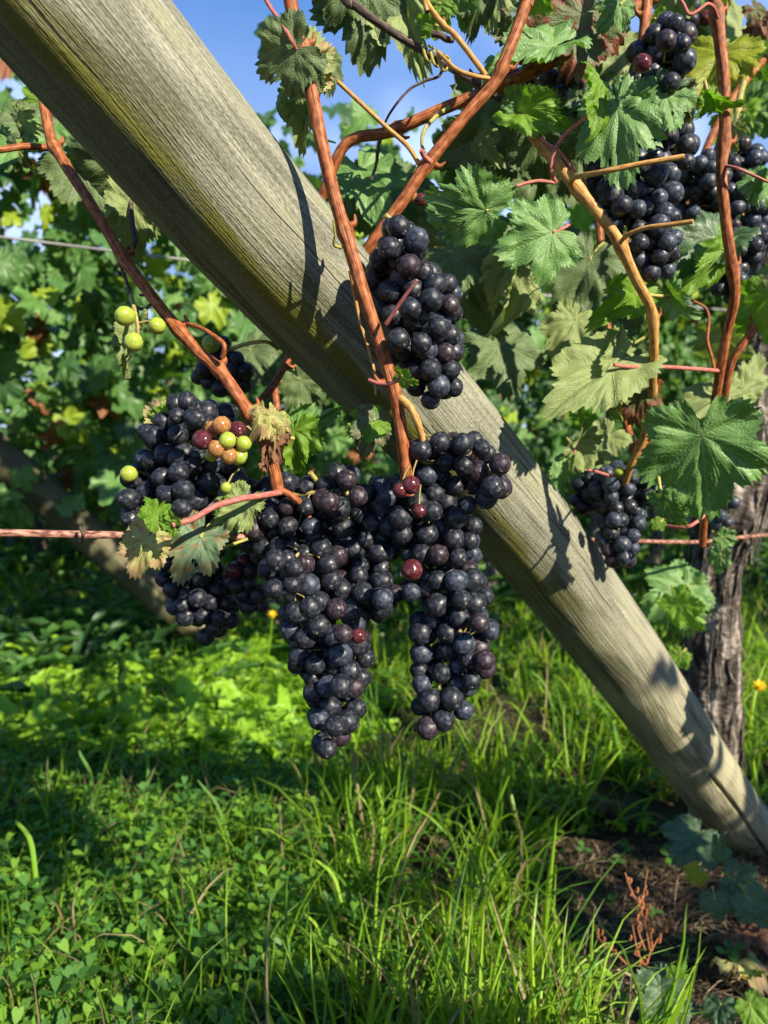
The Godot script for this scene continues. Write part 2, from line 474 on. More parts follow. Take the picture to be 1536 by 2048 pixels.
func twig(key: String, called: String, look: String, w: float, path: Array, taper := 0.7) -> void:   # tendrils, cut stalks and side shoots of a cane
	var root: Node3D = canes[key]
	var c := []
	for a in path: c.append(V(a) - root.position)
	var r: float = w / 2.0 / F * path[0][2]
	part(called, stick(c, r, r * taper, M[look], 8, path.size() * 8), root)

# ------------------------------------------------------------------ grapes
func make_grapes() -> void:
	for k in ["black", "blue", "plum", "red", "amber", "green"]:
		var list := []
		for v in 4:
			var g := Geo.new()
			var rings := 15
			var seg := 22
			for i in rings + 1:
				var b := PI * i / rings
				for j in seg + 1:
					var a := TAU * j / seg
					var d := Vector3(sin(b) * cos(a), cos(b), sin(b) * sin(a))
					var jj := TAU * (j % seg) / seg
					var nn := Vector3(sin(b) * cos(jj), cos(b), sin(b) * sin(jj))
					var r := 0.0085 * (1.0 + 0.085 * nz.get_noise_3dv(nn * 42.0 + Vector3.ONE * v * 37.0))
					r *= 1.0 - 0.07 * exp(-b * b * 60.0)
					var p := d * r
					p.y *= [1.0, 1.06, 1.1, 0.97][v]
					g.add(p, d, Vector2(float(j) / seg, float(i) / rings))
			for i in rings:
				for j in seg:
					var a := i * (seg + 1) + j
					g.quad(a, a + 1, a + seg + 2, a + seg + 1)
			g.smooth()
			var m := g.done(M["grape_" + k])
			var s := Geo.new()                            # the scar of the flower at the far end
			var y: float = 0.0085 * [1.0, 1.06, 1.1, 0.97][v] * 0.935
			var c := s.add(Vector3(0, y + 0.0006, 0), Vector3.UP)
			var ring := []
			for j in 7: ring.append(s.add(Vector3(cos(TAU * j / 7) * 0.0007, y, sin(TAU * j / 7) * 0.0007), Vector3(cos(TAU * j / 7), 0.6, sin(TAU * j / 7)).normalized()))
			for j in 7: s.tri(c, ring[j], ring[(j + 1) % 7])
			s.done(M.scar, m)
			list.append(m)
		grape_meshes[k] = list

func pick(mixture: Dictionary) -> String:
	var t := rng.randf()
	for k in mixture:
		t -= mixture[k]
		if t <= 0.0: return k
	return mixture.keys()[0]

# a bunch fills blobs [x, y, radius in pixels, depth]; special grapes [x, y, radius, depth, look, label]
func bunch(label: String, blobs: Array, gr: float, mixture: Dictionary, special := [], stem := [], most := 230, inner := 0.25) -> Node3D:
	rng.seed = hash(label)
	var top: Vector3 = V(stem[0]) if stem.size() else P(blobs[0][0], blobs[0][1] - blobs[0][2], blobs[0][3])
	var t := thing("grape_bunch", label, "grapes", top)
	var at := []
	var rr := []
	var look := []
	var tip := []
	for s in special:
		at.append(P(s[0], s[1], s[3]))
		rr.append(s[2] / F * s[3])
		look.append([s[4], s[5] if s.size() > 5 else ""])
		tip.append((EYE - at[-1]).normalized() + Vector3(rng.randf_range(-1, 1), rng.randf_range(-1.2, 0.3), 0))
	var bc := []
	var br := []
	var area := 0.0
	for b in blobs:
		bc.append(P(b[0], b[1], b[3]))
		br.append(b[2] * 1.05 / F * b[3])
		area += br[-1] * br[-1]
	for turn in 2:
		if bc.is_empty(): break
		var tries := 2600 if turn == 0 else 700
		for i in tries:
			if at.size() >= most: break
			var w := rng.randf() * area
			var k := 0
			while k < bc.size() - 1 and w > br[k] * br[k]:
				w -= br[k] * br[k]
				k += 1
			var dir := Vector3(rng.randfn(), rng.randfn(), rng.randfn()).normalized()
			var r := gr * 1.05 * rng.randf_range(0.84, 1.12)
			var p: Vector3 = bc[k] + dir * ((br[k] - r * rng.randf_range(0.8, 1.3)) if turn == 0 else br[k] * 0.55 * rng.randf())
			var ok := true
			if turn == 0:
				for q in bc.size():
					if q != k and p.distance_to(bc[q]) < br[q] - r * 1.7:
						ok = false
						break
			if ok:
				for q in at.size():
					if p.distance_squared_to(at[q]) < pow((r + rr[q]) * 0.77, 2.0):
						ok = false
						break
			if not ok: continue
			at.append(p); rr.append(r)
			look.append([pick(mixture), ""])
			tip.append(dir + Vector3(0, -0.5, 0) + Vector3(rng.randf_range(-0.6, 0.6), rng.randf_range(-0.6, 0.6), rng.randf_range(-0.6, 0.6)))
	# the stalk runs down inside, with a short stalklet to each grape near it
	var st := Geo.new()
	var spine := []
	for s in stem: spine.append(V(s) - top)
	if stem.is_empty(): spine.append(Vector3.ZERO)
	for c in bc: spine.append(c - top)
	if spine.size() > 1:
		var pts := catmull(spine, spine.size() * 6)
		var rad := PackedFloat32Array()
		for i in pts.size(): rad.append(lerpf(0.0023, 0.0009, float(i) / pts.size()))
		tube(st, pts, rad, 7, 0.1, 12.0)
		for i in at.size():
			var p: Vector3 = at[i] - top
			var best := pts[0]
			for c in pts:
				if c.distance_squared_to(p) < best.distance_squared_to(p): best = c
			best = p + (best - p).limit_length(0.022)
			tube(st, PackedVector3Array([best, (best + p) * 0.5 + Vector3(0, 0.003, 0), p]), PackedFloat32Array([0.0008, 0.0007, 0.0009]), 4, 0.0, 12.0)
		part("stalk", st.done(M.bunch_stem), t)
	for i in at.size():
		var ms: Array = grape_meshes[look[i][0]]
		var y: Vector3 = (tip[i] as Vector3).normalized()
		var x := y.cross(Vector3(rng.randfn(), rng.randfn(), rng.randfn())).normalized()
		var b := Basis(x, y, x.cross(y)).scaled_local(Vector3.ONE * rr[i] / 0.0085)
		var n := part("grape", ms[rng.randi() % 4], t, Transform3D(b, at[i] - top))
		if look[i][1]: n.set_meta("label", look[i][1])
	return t

# ------------------------------------------------------------------ wooden posts
func post_mesh(a: Vector3, b: Vector3, s0: float, s1: float, r: float, n_along: int, n_round: int, m: Material, detail: bool) -> ArrayMesh:
	var ax := (b - a).normalized()
	var e1 := (EYE - a.lerp(b, 0.4)).normalized()
	e1 = (e1 - ax * e1.dot(ax)).normalized()
	var e2 := e1.cross(ax).normalized()
	if e2.dot(Vector3(0.7, 0.7, 0)) < 0: e2 = -e2
	var g := Geo.new()
	for i in n_along + 1:
		var f := float(i) / n_along
		var s := lerpf(s0, s1, f)
		var c := a.lerp(b, s)
		if detail: c += e2 * 0.017 * sin(PI * clampf(s, 0.0, 1.35)) * smoothstep(-0.1, 0.25, s)
		for j in n_round + 1:
			var ph := -PI + TAU * j / n_round
			var d := e1 * cos(ph) + e2 * sin(ph)
			var rad := r * (1.0 + 0.022 * nz.get_noise_3d(cos(ph) * 25, sin(ph) * 25, s * 110.0) + 0.008 * nz.get_noise_3d(cos(ph) * 90, sin(ph) * 90, s * 420.0))
			if detail:
				rad += r * 0.035 * exp(-pow((ph + 0.42) / 0.2, 2.0)) * smoothstep(0.62, 0.2, s)
				# swellings at knots
				for k in [[0.30, -0.75, 0.02, 0.25, 0.0], [0.66, -0.55, 0.035, 0.35, 0.05], [1.055, 0.3, 0.03, 0.9, 0.035], [0.03, 0.2, 0.03, 0.3, 0.01], [0.85, 0.4, 0.03, 0.4, 0.012]]:
					rad += r * k[4] * exp(-pow((s - k[0]) / k[2], 2.0) - pow((ph - k[1]) / k[3], 2.0))
				# long drying crack at the foot
				if s > 1.05:
					var cr := 0.02 + 0.10 * sin((s - 1.06) * 9.0) + 0.012 * nz.get_noise_1d(s * 900.0)
					var wd := 0.055 * smoothstep(1.05, 1.13, s)
					rad -= 0.014 * smoothstep(1.05, 1.09, s) * clampf(1.6 - absf(ph - cr) / maxf(wd, 0.001) * 1.6, 0, 1)
				for k in [[0.40, 0.35, 0.10], [0.2, 0.75, 0.14], [0.76, -0.62, 0.05], [0.79, -0.66, 0.03], [0.55, 0.8, 0.1]]:      # short checks
					if absf(s - k[0]) < k[2]: rad -= 0.0012 * clampf(1.0 - absf(ph - k[1] - 0.02 * nz.get_noise_1d(s * 700.0)) / 0.035, 0, 1) * (1.0 - absf(s - k[0]) / k[2])
			g.add(c + d * rad - a, d, Vector2(ph / TAU + 0.5, f))
	for i in n_along:
		for j in n_round:
			var q := i * (n_round + 1) + j
			g.quad(q, q + 1, q + n_round + 2, q + n_round + 1)
	g.smooth()
	for e in 2:
		var i := 0 if e == 0 else n_along
		var nn := -ax if e == 0 else ax
		var c := g.add(a.lerp(b, s0 if e == 0 else s1) - a, nn, Vector2(0.5, 0.5))
		var ring := []
		for j in n_round: ring.append(g.add(g.v[i * (n_round + 1) + j], nn, Vector2(0.5 + 0.1 * cos(TAU * j / n_round), 0.5)))
		for j in n_round: g.tri(c, ring[j], ring[(j + 1) % n_round])
	return g.done(m)

func wood_material(w: int, h: int) -> StandardMaterial3D:
	var fib := noise_bytes(w, 112, 0.20, FastNoiseLite.TYPE_SIMPLEX_SMOOTH, 4, 51)
	var fb2 := noise_bytes(w, 96, 0.05, FastNoiseLite.TYPE_SIMPLEX_SMOOTH, 4, 52)
	fib = grown(fib, w, 112, w, h)
	fb2 = grown(fb2, w, 96, w, h)
	var speck := noise_bytes(w, w, 0.33, FastNoiseLite.TYPE_SIMPLEX_SMOOTH, 3, 53)
	var big := noise_bytes(w, w, 0.008, FastNoiseLite.TYPE_SIMPLEX_SMOOTH, 5, 54)
	var col := PackedByteArray()
	var hi := PackedByteArray()
	col.resize(w * h * 3); hi.resize(w * h)
	var knots := [[0.46, 0.42, 0.030], [0.60, 0.30, 0.022], [0.42, 0.61, 0.03], [0.53, 0.80, 0.04], [0.63, 0.52, 0.02], [0.36, 0.28, 0.02]]
	# drying checks: thin dark lines along the grain
	rng.seed = 321
	var checks := PackedByteArray()
	checks.resize(w * h)
	for k in 46:
		var u0 := rng.randf_range(0.28, 0.72) * w
		var v0 := int(rng.randf_range(0.12, 0.86) * h)
		var n := int(rng.randf_range(0.012, 0.075) * h)
		var half := rng.randf_range(0.6, 2.0)
		for q in n:
			var ww := half * sin(PI * (q + 1.0) / (n + 1.0)) + 0.3
			var uc := u0 + 2.5 * sin(q * 0.09 + k) + q * 0.04 * (k % 5 - 2)
			for xq in range(int(uc - ww), int(uc + ww) + 1):
				if xq >= 0 and xq < w and v0 + q < h: checks[(v0 + q) * w + xq] = 255
	for y in h:
		var fv := float(y) / h
		var sway := 6.0 * sin(fv * 21.0) + 5.0 * sin(fv * 47.0 + 1.0)
		for x in w:
			var fu := float(x) / w
			var dx := sway
			var dark := 0.0
			for k in knots:
				var ex: float = (fu - k[0]) / k[2]
				var ey: float = (fv - k[1]) / (k[2] * 0.55)
				if absf(ex) < 3.0 and absf(ey) < 3.0:
					var q := exp(-(ex * ex + ey * ey) * 0.5)
					dx += -ex * q * 30.0
					dark += q * q * 0.35
			var xx := clampi(x + int(dx), 0, w - 1)
			var i := y * w + xx
			var sp := speck[(y % w) * w + x] / 255.0
			var bg := big[(y % w) * w + x] / 255.0
			var f := fib[i] / 255.0 * 0.62 + fb2[i] / 255.0 * 0.38
			var v := clampf((f - 0.5) * 1.35 + 0.5 + (sp - 0.5) * 1.3 + (bg - 0.5) * 0.8, 0, 1)
			hi[y * w + x] = int(clampf((f * 0.7 + sp * 0.3) * 255.0, 0, 255))
			var c := Color(0.072, 0.075, 0.053).lerp(Color(0.335, 0.335, 0.255), v)
			# lower stretch is ochre, algae and moss live on the underside
			c = c.lerp(Color(0.15, 0.135, 0.07).lerp(Color(0.52, 0.475, 0.32), v), smoothstep(0.45, 0.8, fv) * 0.85)
			var ph := (fu - 0.5) * TAU
			var alg := smoothstep(0.2, -0.5, ph + (bg - 0.5) * 1.1) * 0.85
			alg = maxf(alg, smoothstep(0.55, 0.8, bg) * 0.45)
			c = c.lerp(Color(0.06, 0.065, 0.03).lerp(Color(0.19, 0.20, 0.095), v), clampf(alg * lerpf(1.0, 0.75, smoothstep(0.4, 0.7, fv)), 0, 1))
			var moss := exp(-pow((ph + 0.40 + (bg - 0.5) * 0.5) / 0.17, 2.0)) * smoothstep(0.30, 0.55, bg + sp * 0.25) * smoothstep(0.62, 0.42, fv)
			c = c.lerp(Color(0.05, 0.06, 0.006).lerp(Color(0.19, 0.185, 0.025), sp), clampf(moss, 0, 0.9))
			c = c.lerp(Color(0.05, 0.045, 0.03), clampf(dark, 0, 0.7))
			if checks[y * w + x]:
				c = c.lerp(Color(0.02, 0.017, 0.012), 0.8)
				hi[y * w + x] = hi[y * w + x] / 4
			c = c.linear_to_srgb()
			var o := (y * w + x) * 3
			col[o] = int(c.r * 255); col[o + 1] = int(c.g * 255); col[o + 2] = int(c.b * 255)
	var m := mat("weathered_wood", Color.WHITE, 0.82, 0.35)
	m.albedo_texture = ImageTexture.create_from_image(Image.create_from_data(w, h, false, Image.FORMAT_RGB8, col))
	bump(m, grey_tex(hi, w, h), 0.18)
	return m

# ------------------------------------------------------------------ the rows behind
func make_far_leaves() -> void:
	for k in ["far_dark", "far_mid", "far_light", "far_yellow", "far_brown"]:
		var list := []
		for v in 4:
			list.append(leaf_mesh(900 + v, M[k], 1.0, [1.0, 0.95, 1.05, 0.8][v], [0.2, 0.05, 0.3, 0.45][v], [0.2, 0.3, 0.1, 0.2][v], 0.2, 0.22, [0.5, 0.7, 0.4, 0.6][v], 0.0, 18, 4))
		far_leaves[k] = list

func far_look(light: float) -> String:
	var t := rng.randf()
	if t < 0.03: return "far_brown"
	if t < 0.10 + 0.05 * light: return "far_yellow"
	if t < 0.42: return "far_light"
	if t < 0.78: return "far_mid"
	return "far_dark"

func spread_leaf(dir_bias: Vector3, size: float, loose := 0.9) -> Basis:     # hangs tip down, its face towards the light
	var z := (dir_bias + Vector3(rng.randfn(), rng.randfn(), rng.randfn()) * loose * 0.55).normalized()
	var y := Vector3(rng.randfn() * 0.5, -1.0 + rng.randfn() * 0.35, rng.randfn() * 0.5)
	y = (y - z * y.dot(z)).normalized()
	return Basis(y.cross(z), y, z).scaled_local(Vector3.ONE * size)

func stuff(called: String, mesh: Mesh, list: Array, parent: Node3D, kind := "stuff") -> MultiMeshInstance3D:
	var mm := MultiMesh.new()
	mm.transform_format = MultiMesh.TRANSFORM_3D
	mm.mesh = mesh
	mm.instance_count = list.size()
	for i in list.size():
		mm.set_instance_transform(i, list[i])
	var o := MultiMeshInstance3D.new()
	o.name = called
	o.multimesh = mm
	parent.add_child(o, true)
	if kind: o.set_meta("kind", kind)
	return o

func row_vine(label: String, base: Vector3, single: int, rest: int, lo: float, hi: float, thick: float, sd: int, group: String, trunk_x := 0.0, half := 0.62) -> Node3D:
	rng.seed = sd
	var t := thing("grape_vine", label, "grapevine", base, group)
	var g := Geo.new()
	var pts := catmull([Vector3(trunk_x, -0.03, 0), Vector3(trunk_x + 0.03, 0.3, 0.02), Vector3(trunk_x - 0.02, 0.6, 0), Vector3(trunk_x + 0.02, lo + 0.08, 0.01)], 18)
	var rad := PackedFloat32Array()
	for i in pts.size(): rad.append(0.035 - 0.0006 * i)
	tube(g, pts, rad, 10, 0.3, 3.0)
	part("trunk", g.done(M.bark), t)
	for k in 5:
		var x := rng.randf_range(-half, half)
		var top := hi + rng.randf_range(-0.25, 0.15)
		var p0 := pts[pts.size() - 1]
		var q := ROW * x + Vector3(0, lo + 0.15, 0)
		var c := Geo.new()
		var cp := catmull([p0, q, q + Vector3(rng.randfn() * 0.07, (top - lo) * 0.5, rng.randfn() * 0.08), Vector3(q.x + rng.randfn() * 0.15, top, q.z + rng.randfn() * 0.12)], 14)
		var cr := PackedFloat32Array()
		for i in 14: cr.append(0.0055 - 0.0003 * i)
		tube(c, cp, cr, 6, 0.1, 9.0)
		part("cane", c.done(M.cane), t)
	var lists := {}
	for i in single + rest:
		var u := rng.randf_range(-half, half)
		var hh := lo + (hi - lo) * pow(rng.randf(), 0.9)
		if rng.randf() < 0.06: hh = hi + rng.randf_range(0, 0.22)
		var w := rng.randfn() * thick
		if i < single: w = absf(w) * 1.0
		var p := ROW * u + Vector3(0, hh, 0) - AWAY * w
		var b := spread_leaf(Vector3(0.35, 0.35, 0.6), rng.randf_range(0.055, 0.095), 1.15)
		var look := far_look((hh - lo) / (hi - lo))
		if i < single:
			part("leaf", far_leaves[look][rng.randi() % 4], t, Transform3D(b, p))
		else:
			var key := look + str(rng.randi() % 2)
			if not lists.has(key): lists[key] = []
			lists[key].append(Transform3D(b, p))
	for key in lists: stuff("foliage", far_leaves[key.left(-1)][int(key.right(1))], lists[key], t)
	return t

# ------------------------------------------------------------------ ground plants
func ground_y(x: float, z: float) -> float:
	var near := smoothstep(14.0, 3.0, Vector2(x, z).length())
	return (0.025 * nz.get_noise_2d(x * 60.0, z * 60.0) + 0.012 * nz.get_noise_2d(x * 260.0, z * 260.0)) * near

func make_ground() -> void:
	var g := Geo.new()
	var n := 170
	for i in n + 1:
		for j in n + 1:
			var a := (float(i) / n - 0.5) * 2.0
			var b := (float(j) / n - 0.5) * 2.0
			var x := sinh(a * 5.2) / sinh(5.2) * 260.0
			var z := sinh(b * 5.2) / sinh(5.2) * 260.0 - 1.6
			g.add(Vector3(x, ground_y(x, z), z), Vector3.UP, Vector2(x, z))
	for i in n:
		for j in n:
			var q := i * (n + 1) + j
			g.quad(q, q + 1, q + n + 2, q + n + 1)
	g.smooth()
	var o := part("ground", g.done(M.soil), self)
	tag(o, "brown vineyard soil showing between grass and clover", "ground", "", "structure")

func blade(bend: float, w: float, m: Material, segs := 6) -> ArrayMesh:
	var g := Geo.new()
	var p := Vector3.ZERO
	var a := 0.06
	for i in segs + 1:
		var f := float(i) / segs
		var wd := w * (0.55 + 0.45 * sin(minf(f * 2.2, 1.0) * PI / 2)) * (1.0 - pow(f, 2.5)) + 0.0008
		var nn := Vector3(-cos(a), sin(a), 0)
		for s in [-1, 1]: g.add(p + Vector3(0, 0, wd * s) , (nn + Vector3(0, 0, 0.35 * s)).normalized(), Vector2(0.5 + 0.5 * s, f))
		p += Vector3(sin(a), cos(a), 0) / segs
		a += bend / segs * (0.5 + f)
	for i in segs: g.quad(i * 2, i * 2 + 1, i * 2 + 3, i * 2 + 2)
	return g.done(m)

func clover_mesh(m: Material) -> ArrayMesh:
	var g := Geo.new()
	for k in 3:
		var a := TAU * k / 3.0 + 0.2
		var d := Vector3(cos(a), 0.12, sin(a))
		var s := Vector3(-sin(a), 0, cos(a))
		var nn := (Vector3.UP - Vector3(cos(a), 0, sin(a)) * 0.25).normalized()
		var o := [[0.0, 0.0], [0.25, 0.2], [0.6, 0.36], [0.92, 0.30], [1.0, 0.13], [0.93, 0.0], [1.0, -0.13], [0.92, -0.30], [0.6, -0.36], [0.25, -0.2]]
		var c := g.add(Vector3(0, 1, 0) + d * 0.24, nn)
		var ring := []
		for q in o: ring.append(g.add(Vector3(0, 1, 0) + (d * q[0] + s * q[1]) * 0.42 + Vector3(0, absf(q[1]) * 0.12, 0), nn))
		for q in ring.size(): g.tri(c, ring[q], ring[(q + 1) % ring.size()])
	for k in 2:
		var s := Vector3(0.02, 0, 0) if k == 0 else Vector3(0, 0, 0.02)
		var nn := Vector3(0, 0, 1) if k == 0 else Vector3(1, 0, 0)
		g.quad(g.add(-s, nn), g.add(s, nn), g.add(Vector3(0, 1, 0) + s, nn), g.add(Vector3(0, 1, 0) - s, nn))
	return g.done(m)

func weed_leaf(sd: int, m: Material, jag: float) -> ArrayMesh:      # a long leaf with a wavy, toothed edge, one metre long
	var g := Geo.new()
	var p := Vector3.ZERO
	var a := 0.55
	var segs := 12
	for i in segs + 1:
		var f := float(i) / segs
		var w := 0.15 * sin(pow(f, 0.75) * PI * 0.94 + 0.12) * (1.0 - jag * (0.5 if i % 2 else 0.0)) + 0.006
		var nn := Vector3(-cos(a), sin(a), 0)
		for s in [-1, 0, 1]:
			g.add(p + Vector3(0, 0, w * s) + nn * (0.05 * absf(s) + 0.03 * s * sin(i * 1.9 + sd)), nn, Vector2(0.5 + 0.5 * s, f))
		p += Vector3(sin(a), cos(a), 0) / segs
		a += 1.3 / segs
	for i in segs:
		for s in 2: g.quad(i * 3 + s, i * 3 + s + 1, i * 3 + s + 4, i * 3 + s + 3)
	g.smooth()
	return g.done(m)

func planted(x: float, z: float, h: float, w: float, lean := 0.35) -> Transform3D:
	var b := Basis(Vector3.UP, rng.randf() * TAU) * Basis(Vector3(rng.randfn(), 0, rng.randfn()).normalized(), rng.randf() * lean)
	return Transform3D(b.scaled_local(Vector3(h, h, w)), Vector3(x, ground_y(x, z) - 0.003, z))

func on_ground(px: float, py: float) -> Vector3:
	var a := P(px, py, 1.0)
	var d := (a - EYE)
	var p := EYE - d * (EYE.y / d.y)
	p.y = ground_y(p.x, p.z)
	return p

func pixel_of(p: Vector3) -> Vector2:
	var c := cam_t.affine_inverse() * p
	return Vector2(768.0 + c.x / -c.z * F, 1024.0 - c.y / -c.z * F)

func make_plants() -> void:
	rng.seed = 4242
	var blades := []
	for m in ["grass_a", "grass_b", "grass_c", "grass_dry"]:
		for bend in [0.7, 1.7, 2.7]: blades.append([blade(bend, 1.0, M[m]), []])
	var clovers := [[clover_mesh(M.clover), []], [clover_mesh(M.clover_b), []]]
	var herbs := [[weed_leaf(1, M.weed_dark, 0.1), []], [weed_leaf(2, M.weed, 0.3), []]]
	var straws := [[blade(2.2, 1.0, M.straw, 5), []], [blade(0.7, 1.0, M.straw_dark, 5), []]]
	var tries := 105000
	for i in tries:
		var d := 0.72 + 5.2 * pow(rng.randf(), 2.0)
		var x := rng.randf_range(-1, 1) * (0.56 * d + 0.25)
		var z := -d
		var px := 768.0 + x / d * F
		var bare := nz.get_noise_2d(x * 130.0 + 700.0, z * 130.0)
		var tall := nz.get_noise_2d(x * 90.0, z * 90.0 + 300.0)
		var soil := maxf(smoothstep(0.42, 0.12, Vector2((x - 0.16) * 0.8, d - 1.83).length()), smoothstep(0.5, 0.15, Vector2(x + 1.05, d - 2.45).length()))
		if rng.randf() < soil * 0.93: continue
		var straw_zone := smoothstep(0.23, 0.33, x) * smoothstep(1.5, 1.27, d)
		var left := smoothstep(0.05, -0.2, x + tall * 0.2)
		var r := rng.randf()
		if d > 2.3 and bare > 0.15 and r < 0.85: continue
		if Vector2(x - 0.35, z + 1.0).length() < 0.17 and rng.randf() < 0.85: continue
		if straw_zone > 0.5:
			if r < 0.72:
				var s: Array = straws[rng.randi() % 2][1]
				var t := planted(x, z, rng.randf_range(0.05, 0.16), 0.0015, 0.3)
				t.basis = t.basis * Basis(Vector3(0, 0, 1), -1.3 - rng.randf() * 0.25)
				t.origin.y += rng.randf() * 0.012
				s.append(t)
			elif r < 0.73:
				clovers[0][1].append(planted(x, z, rng.randf_range(0.025, 0.05), 0.04, 0.5))
			continue
		if left > rng.randf() * 0.9 + 0.12 and d < 2.6:
			if d > 1.7 and rng.randf() < 0.35:
				var sz := rng.randf_range(0.08, 0.17)
				herbs[1][1].append(planted(x, z, sz, sz * 1.2, 0.8))
				continue
			if r < 0.40:
				var k := rng.randi() % 2
				var h := 0.025 + 0.075 * pow(rng.randf(), 1.6)
				var t := planted(x, z, h, h, 0.35)
				t.basis = t.basis.orthonormalized().scaled_local(Vector3(0.037, h, 0.037) * rng.randf_range(0.65, 1.3))
				clovers[k][1].append(t)
			elif r < 0.64:
				var s := rng.randf_range(0.03, 0.09) * (1.0 + maxf(0.0, tall))
				herbs[0 if rng.randf() < 0.6 else 1][1].append(planted(x, z, s, s, 0.7))
			elif r < 0.74:
				blades[rng.randi() % 12][1].append(planted(x, z, rng.randf_range(0.06, 0.2), rng.randf_range(0.0016, 0.004), 0.6))
			elif r < 0.80:
				straws[rng.randi() % 2][1].append(planted(x, z, rng.randf_range(0.04, 0.12), 0.0013, 1.4))
			continue
		if bare > 0.22 and r < 0.75: continue
		var hh := 0.06 + 0.24 * pow(rng.randf(), 1.3) + maxf(0.0, tall) * 0.12
		if d > 2.0: hh *= 0.75
		var pick_i := rng.randi() % 9
		if rng.randf() < 0.10: pick_i = 9 + rng.randi() % 3
		if r < 0.30:
			blades[pick_i][1].append(planted(x, z, hh, rng.randf_range(0.0018, 0.0058) , 0.75))
		elif r < 0.38:
			var s := rng.randf_range(0.03, 0.09)
			herbs[rng.randi() % 2][1].append(planted(x, z, s, s, 0.8))
		elif r < 0.46:
			var h := rng.randf_range(0.03, 0.06)
			clovers[rng.randi() % 2][1].append(planted(x, z, h, h, 0.3))
	var root := thing("grass", "green grass blades and seed stalks growing under the vines", "grass", Vector3.ZERO, "", "stuff")
	for b in blades: stuff("blades", b[0], b[1], root)
	root = thing("clover_patch", "low clover covering the ground at the lower left", "clover", Vector3.ZERO, "", "stuff")
	for b in clovers: stuff("clover_leaves", b[0], b[1], root)
	root = thing("ground_weeds", "small broad leaved weeds mixed into the grass", "weeds", Vector3.ZERO, "", "stuff")
	for b in herbs: stuff("weed_leaves", b[0], b[1], root)
	root = thing("dry_straw", "dry tangled straw lying on the soil by the post foot", "straw", Vector3.ZERO, "", "stuff")
	for b in straws: stuff("straws", b[0], b[1], root)
	# tall weeds under the next rows
	var tallw := [[], []]
	for i in 5200:
		var u := rng.randf_range(-2.5, 6.5)
		var p: Vector3 = Vector3(-1.165, 0, -2.29) + AWAY * ([0.3, 2.3, 3.6][rng.randi() % 3] + rng.randfn() * 0.28) + ROW * u
		tallw[rng.randi() % 2].append(planted(p.x, p.z, rng.randf_range(0.12, 0.42), rng.randf_range(0.05, 0.12), 0.5))
	root = thing("tall_weeds", "tall dark weeds standing under the rows behind", "weeds", Vector3.ZERO, "", "stuff")
	stuff("weed_leaves", herbs[0][0], tallw[0], root)
	stuff("weed_leaves", weed_leaf(9, M.far_dark, 0.3), tallw[1], root)
	# far grass between the rows
	var far := []
	for i in 16000:
		var d := rng.randf_range(4.0, 15.0)
		var x := rng.randf_range(-1, 1) * (0.56 * d + 0.4)
		far.append(planted(x, -d, rng.randf_range(0.08, 0.2), 0.008, 0.5))
	var o := stuff("far_grass", blade(1.2, 1.0, M.grass_b, 3), far, self)
	tag(o, "sunlit grass between the vine rows far behind the posts", "grass", "", "stuff")

# ------------------------------------------------------------------ the scene
func _ready() -> void:
	cam_t = Transform3D(Basis(Vector3.RIGHT, -atan(144.0 / F)), EYE)
	nz.seed = 7
	nz.frequency = 0.02
	rng.seed = 1

	var cam := Camera3D.new()
	cam.name = "camera"
	var lens := CameraAttributesPhysical.new()
	lens.frustum_focal_length = 12.0 / (1024.0 / F)
	lens.frustum_focus_distance = 0.56
	lens.exposure_aperture = 4.6
	lens.frustum_near = 0.05
	lens.frustum_far = 600.0
	cam.attributes = lens
	add_child(cam)
	cam.transform = cam_t
	cam.far = 600.0

	var sky_m := ProceduralSkyMaterial.new()
	sky_m.sky_top_color = Color(0.28, 0.60, 0.98)
	sky_m.sky_horizon_color = Color(0.74, 0.87, 1.0)
	sky_m.sky_curve = 0.16
	sky_m.ground_bottom_color = Color(0.10, 0.12, 0.06)
	sky_m.ground_horizon_color = Color(0.25, 0.28, 0.18)
	sky_m.sky_cover = clouds()
	sky_m.sky_cover_modulate = Color(0.9, 0.93, 1.0)
	var sky := Sky.new()
	sky.sky_material = sky_m
	var env := Environment.new()
	env.background_mode = Environment.BG_SKY
	env.sky = sky
	env.tonemap_mode = Environment.TONE_MAPPER_LINEAR
	env.tonemap_exposure = 2.15
	env.background_energy_multiplier = 0.35
	env.sdfgi_enabled = true
	env.ssao_enabled = true
	env.ssil_enabled = true
	var we := WorldEnvironment.new()
	we.name = "environment"
	we.environment = env
	add_child(we)

	var sun := DirectionalLight3D.new()
	sun.name = "sun"
	sun.light_energy = 1.6
	sun.light_color = Color(1.0, 0.95, 0.86)
	sun.light_angular_distance = 0.5
	sun.shadow_enabled = true
	add_child(sun)
	var el := deg_to_rad(33.0)
	var az := deg_to_rad(42.0)
	sun.look_at_from_position(Vector3.ZERO, -Vector3(cos(el) * sin(az), sin(el), cos(el) * cos(az)))

	make_materials()
	make_grapes()
	make_far_leaves()
	make_ground()
	build_posts()
	build_rows()
	build_canes()
	build_leaves()
	build_bunches()
	make_plants()
	build_small()

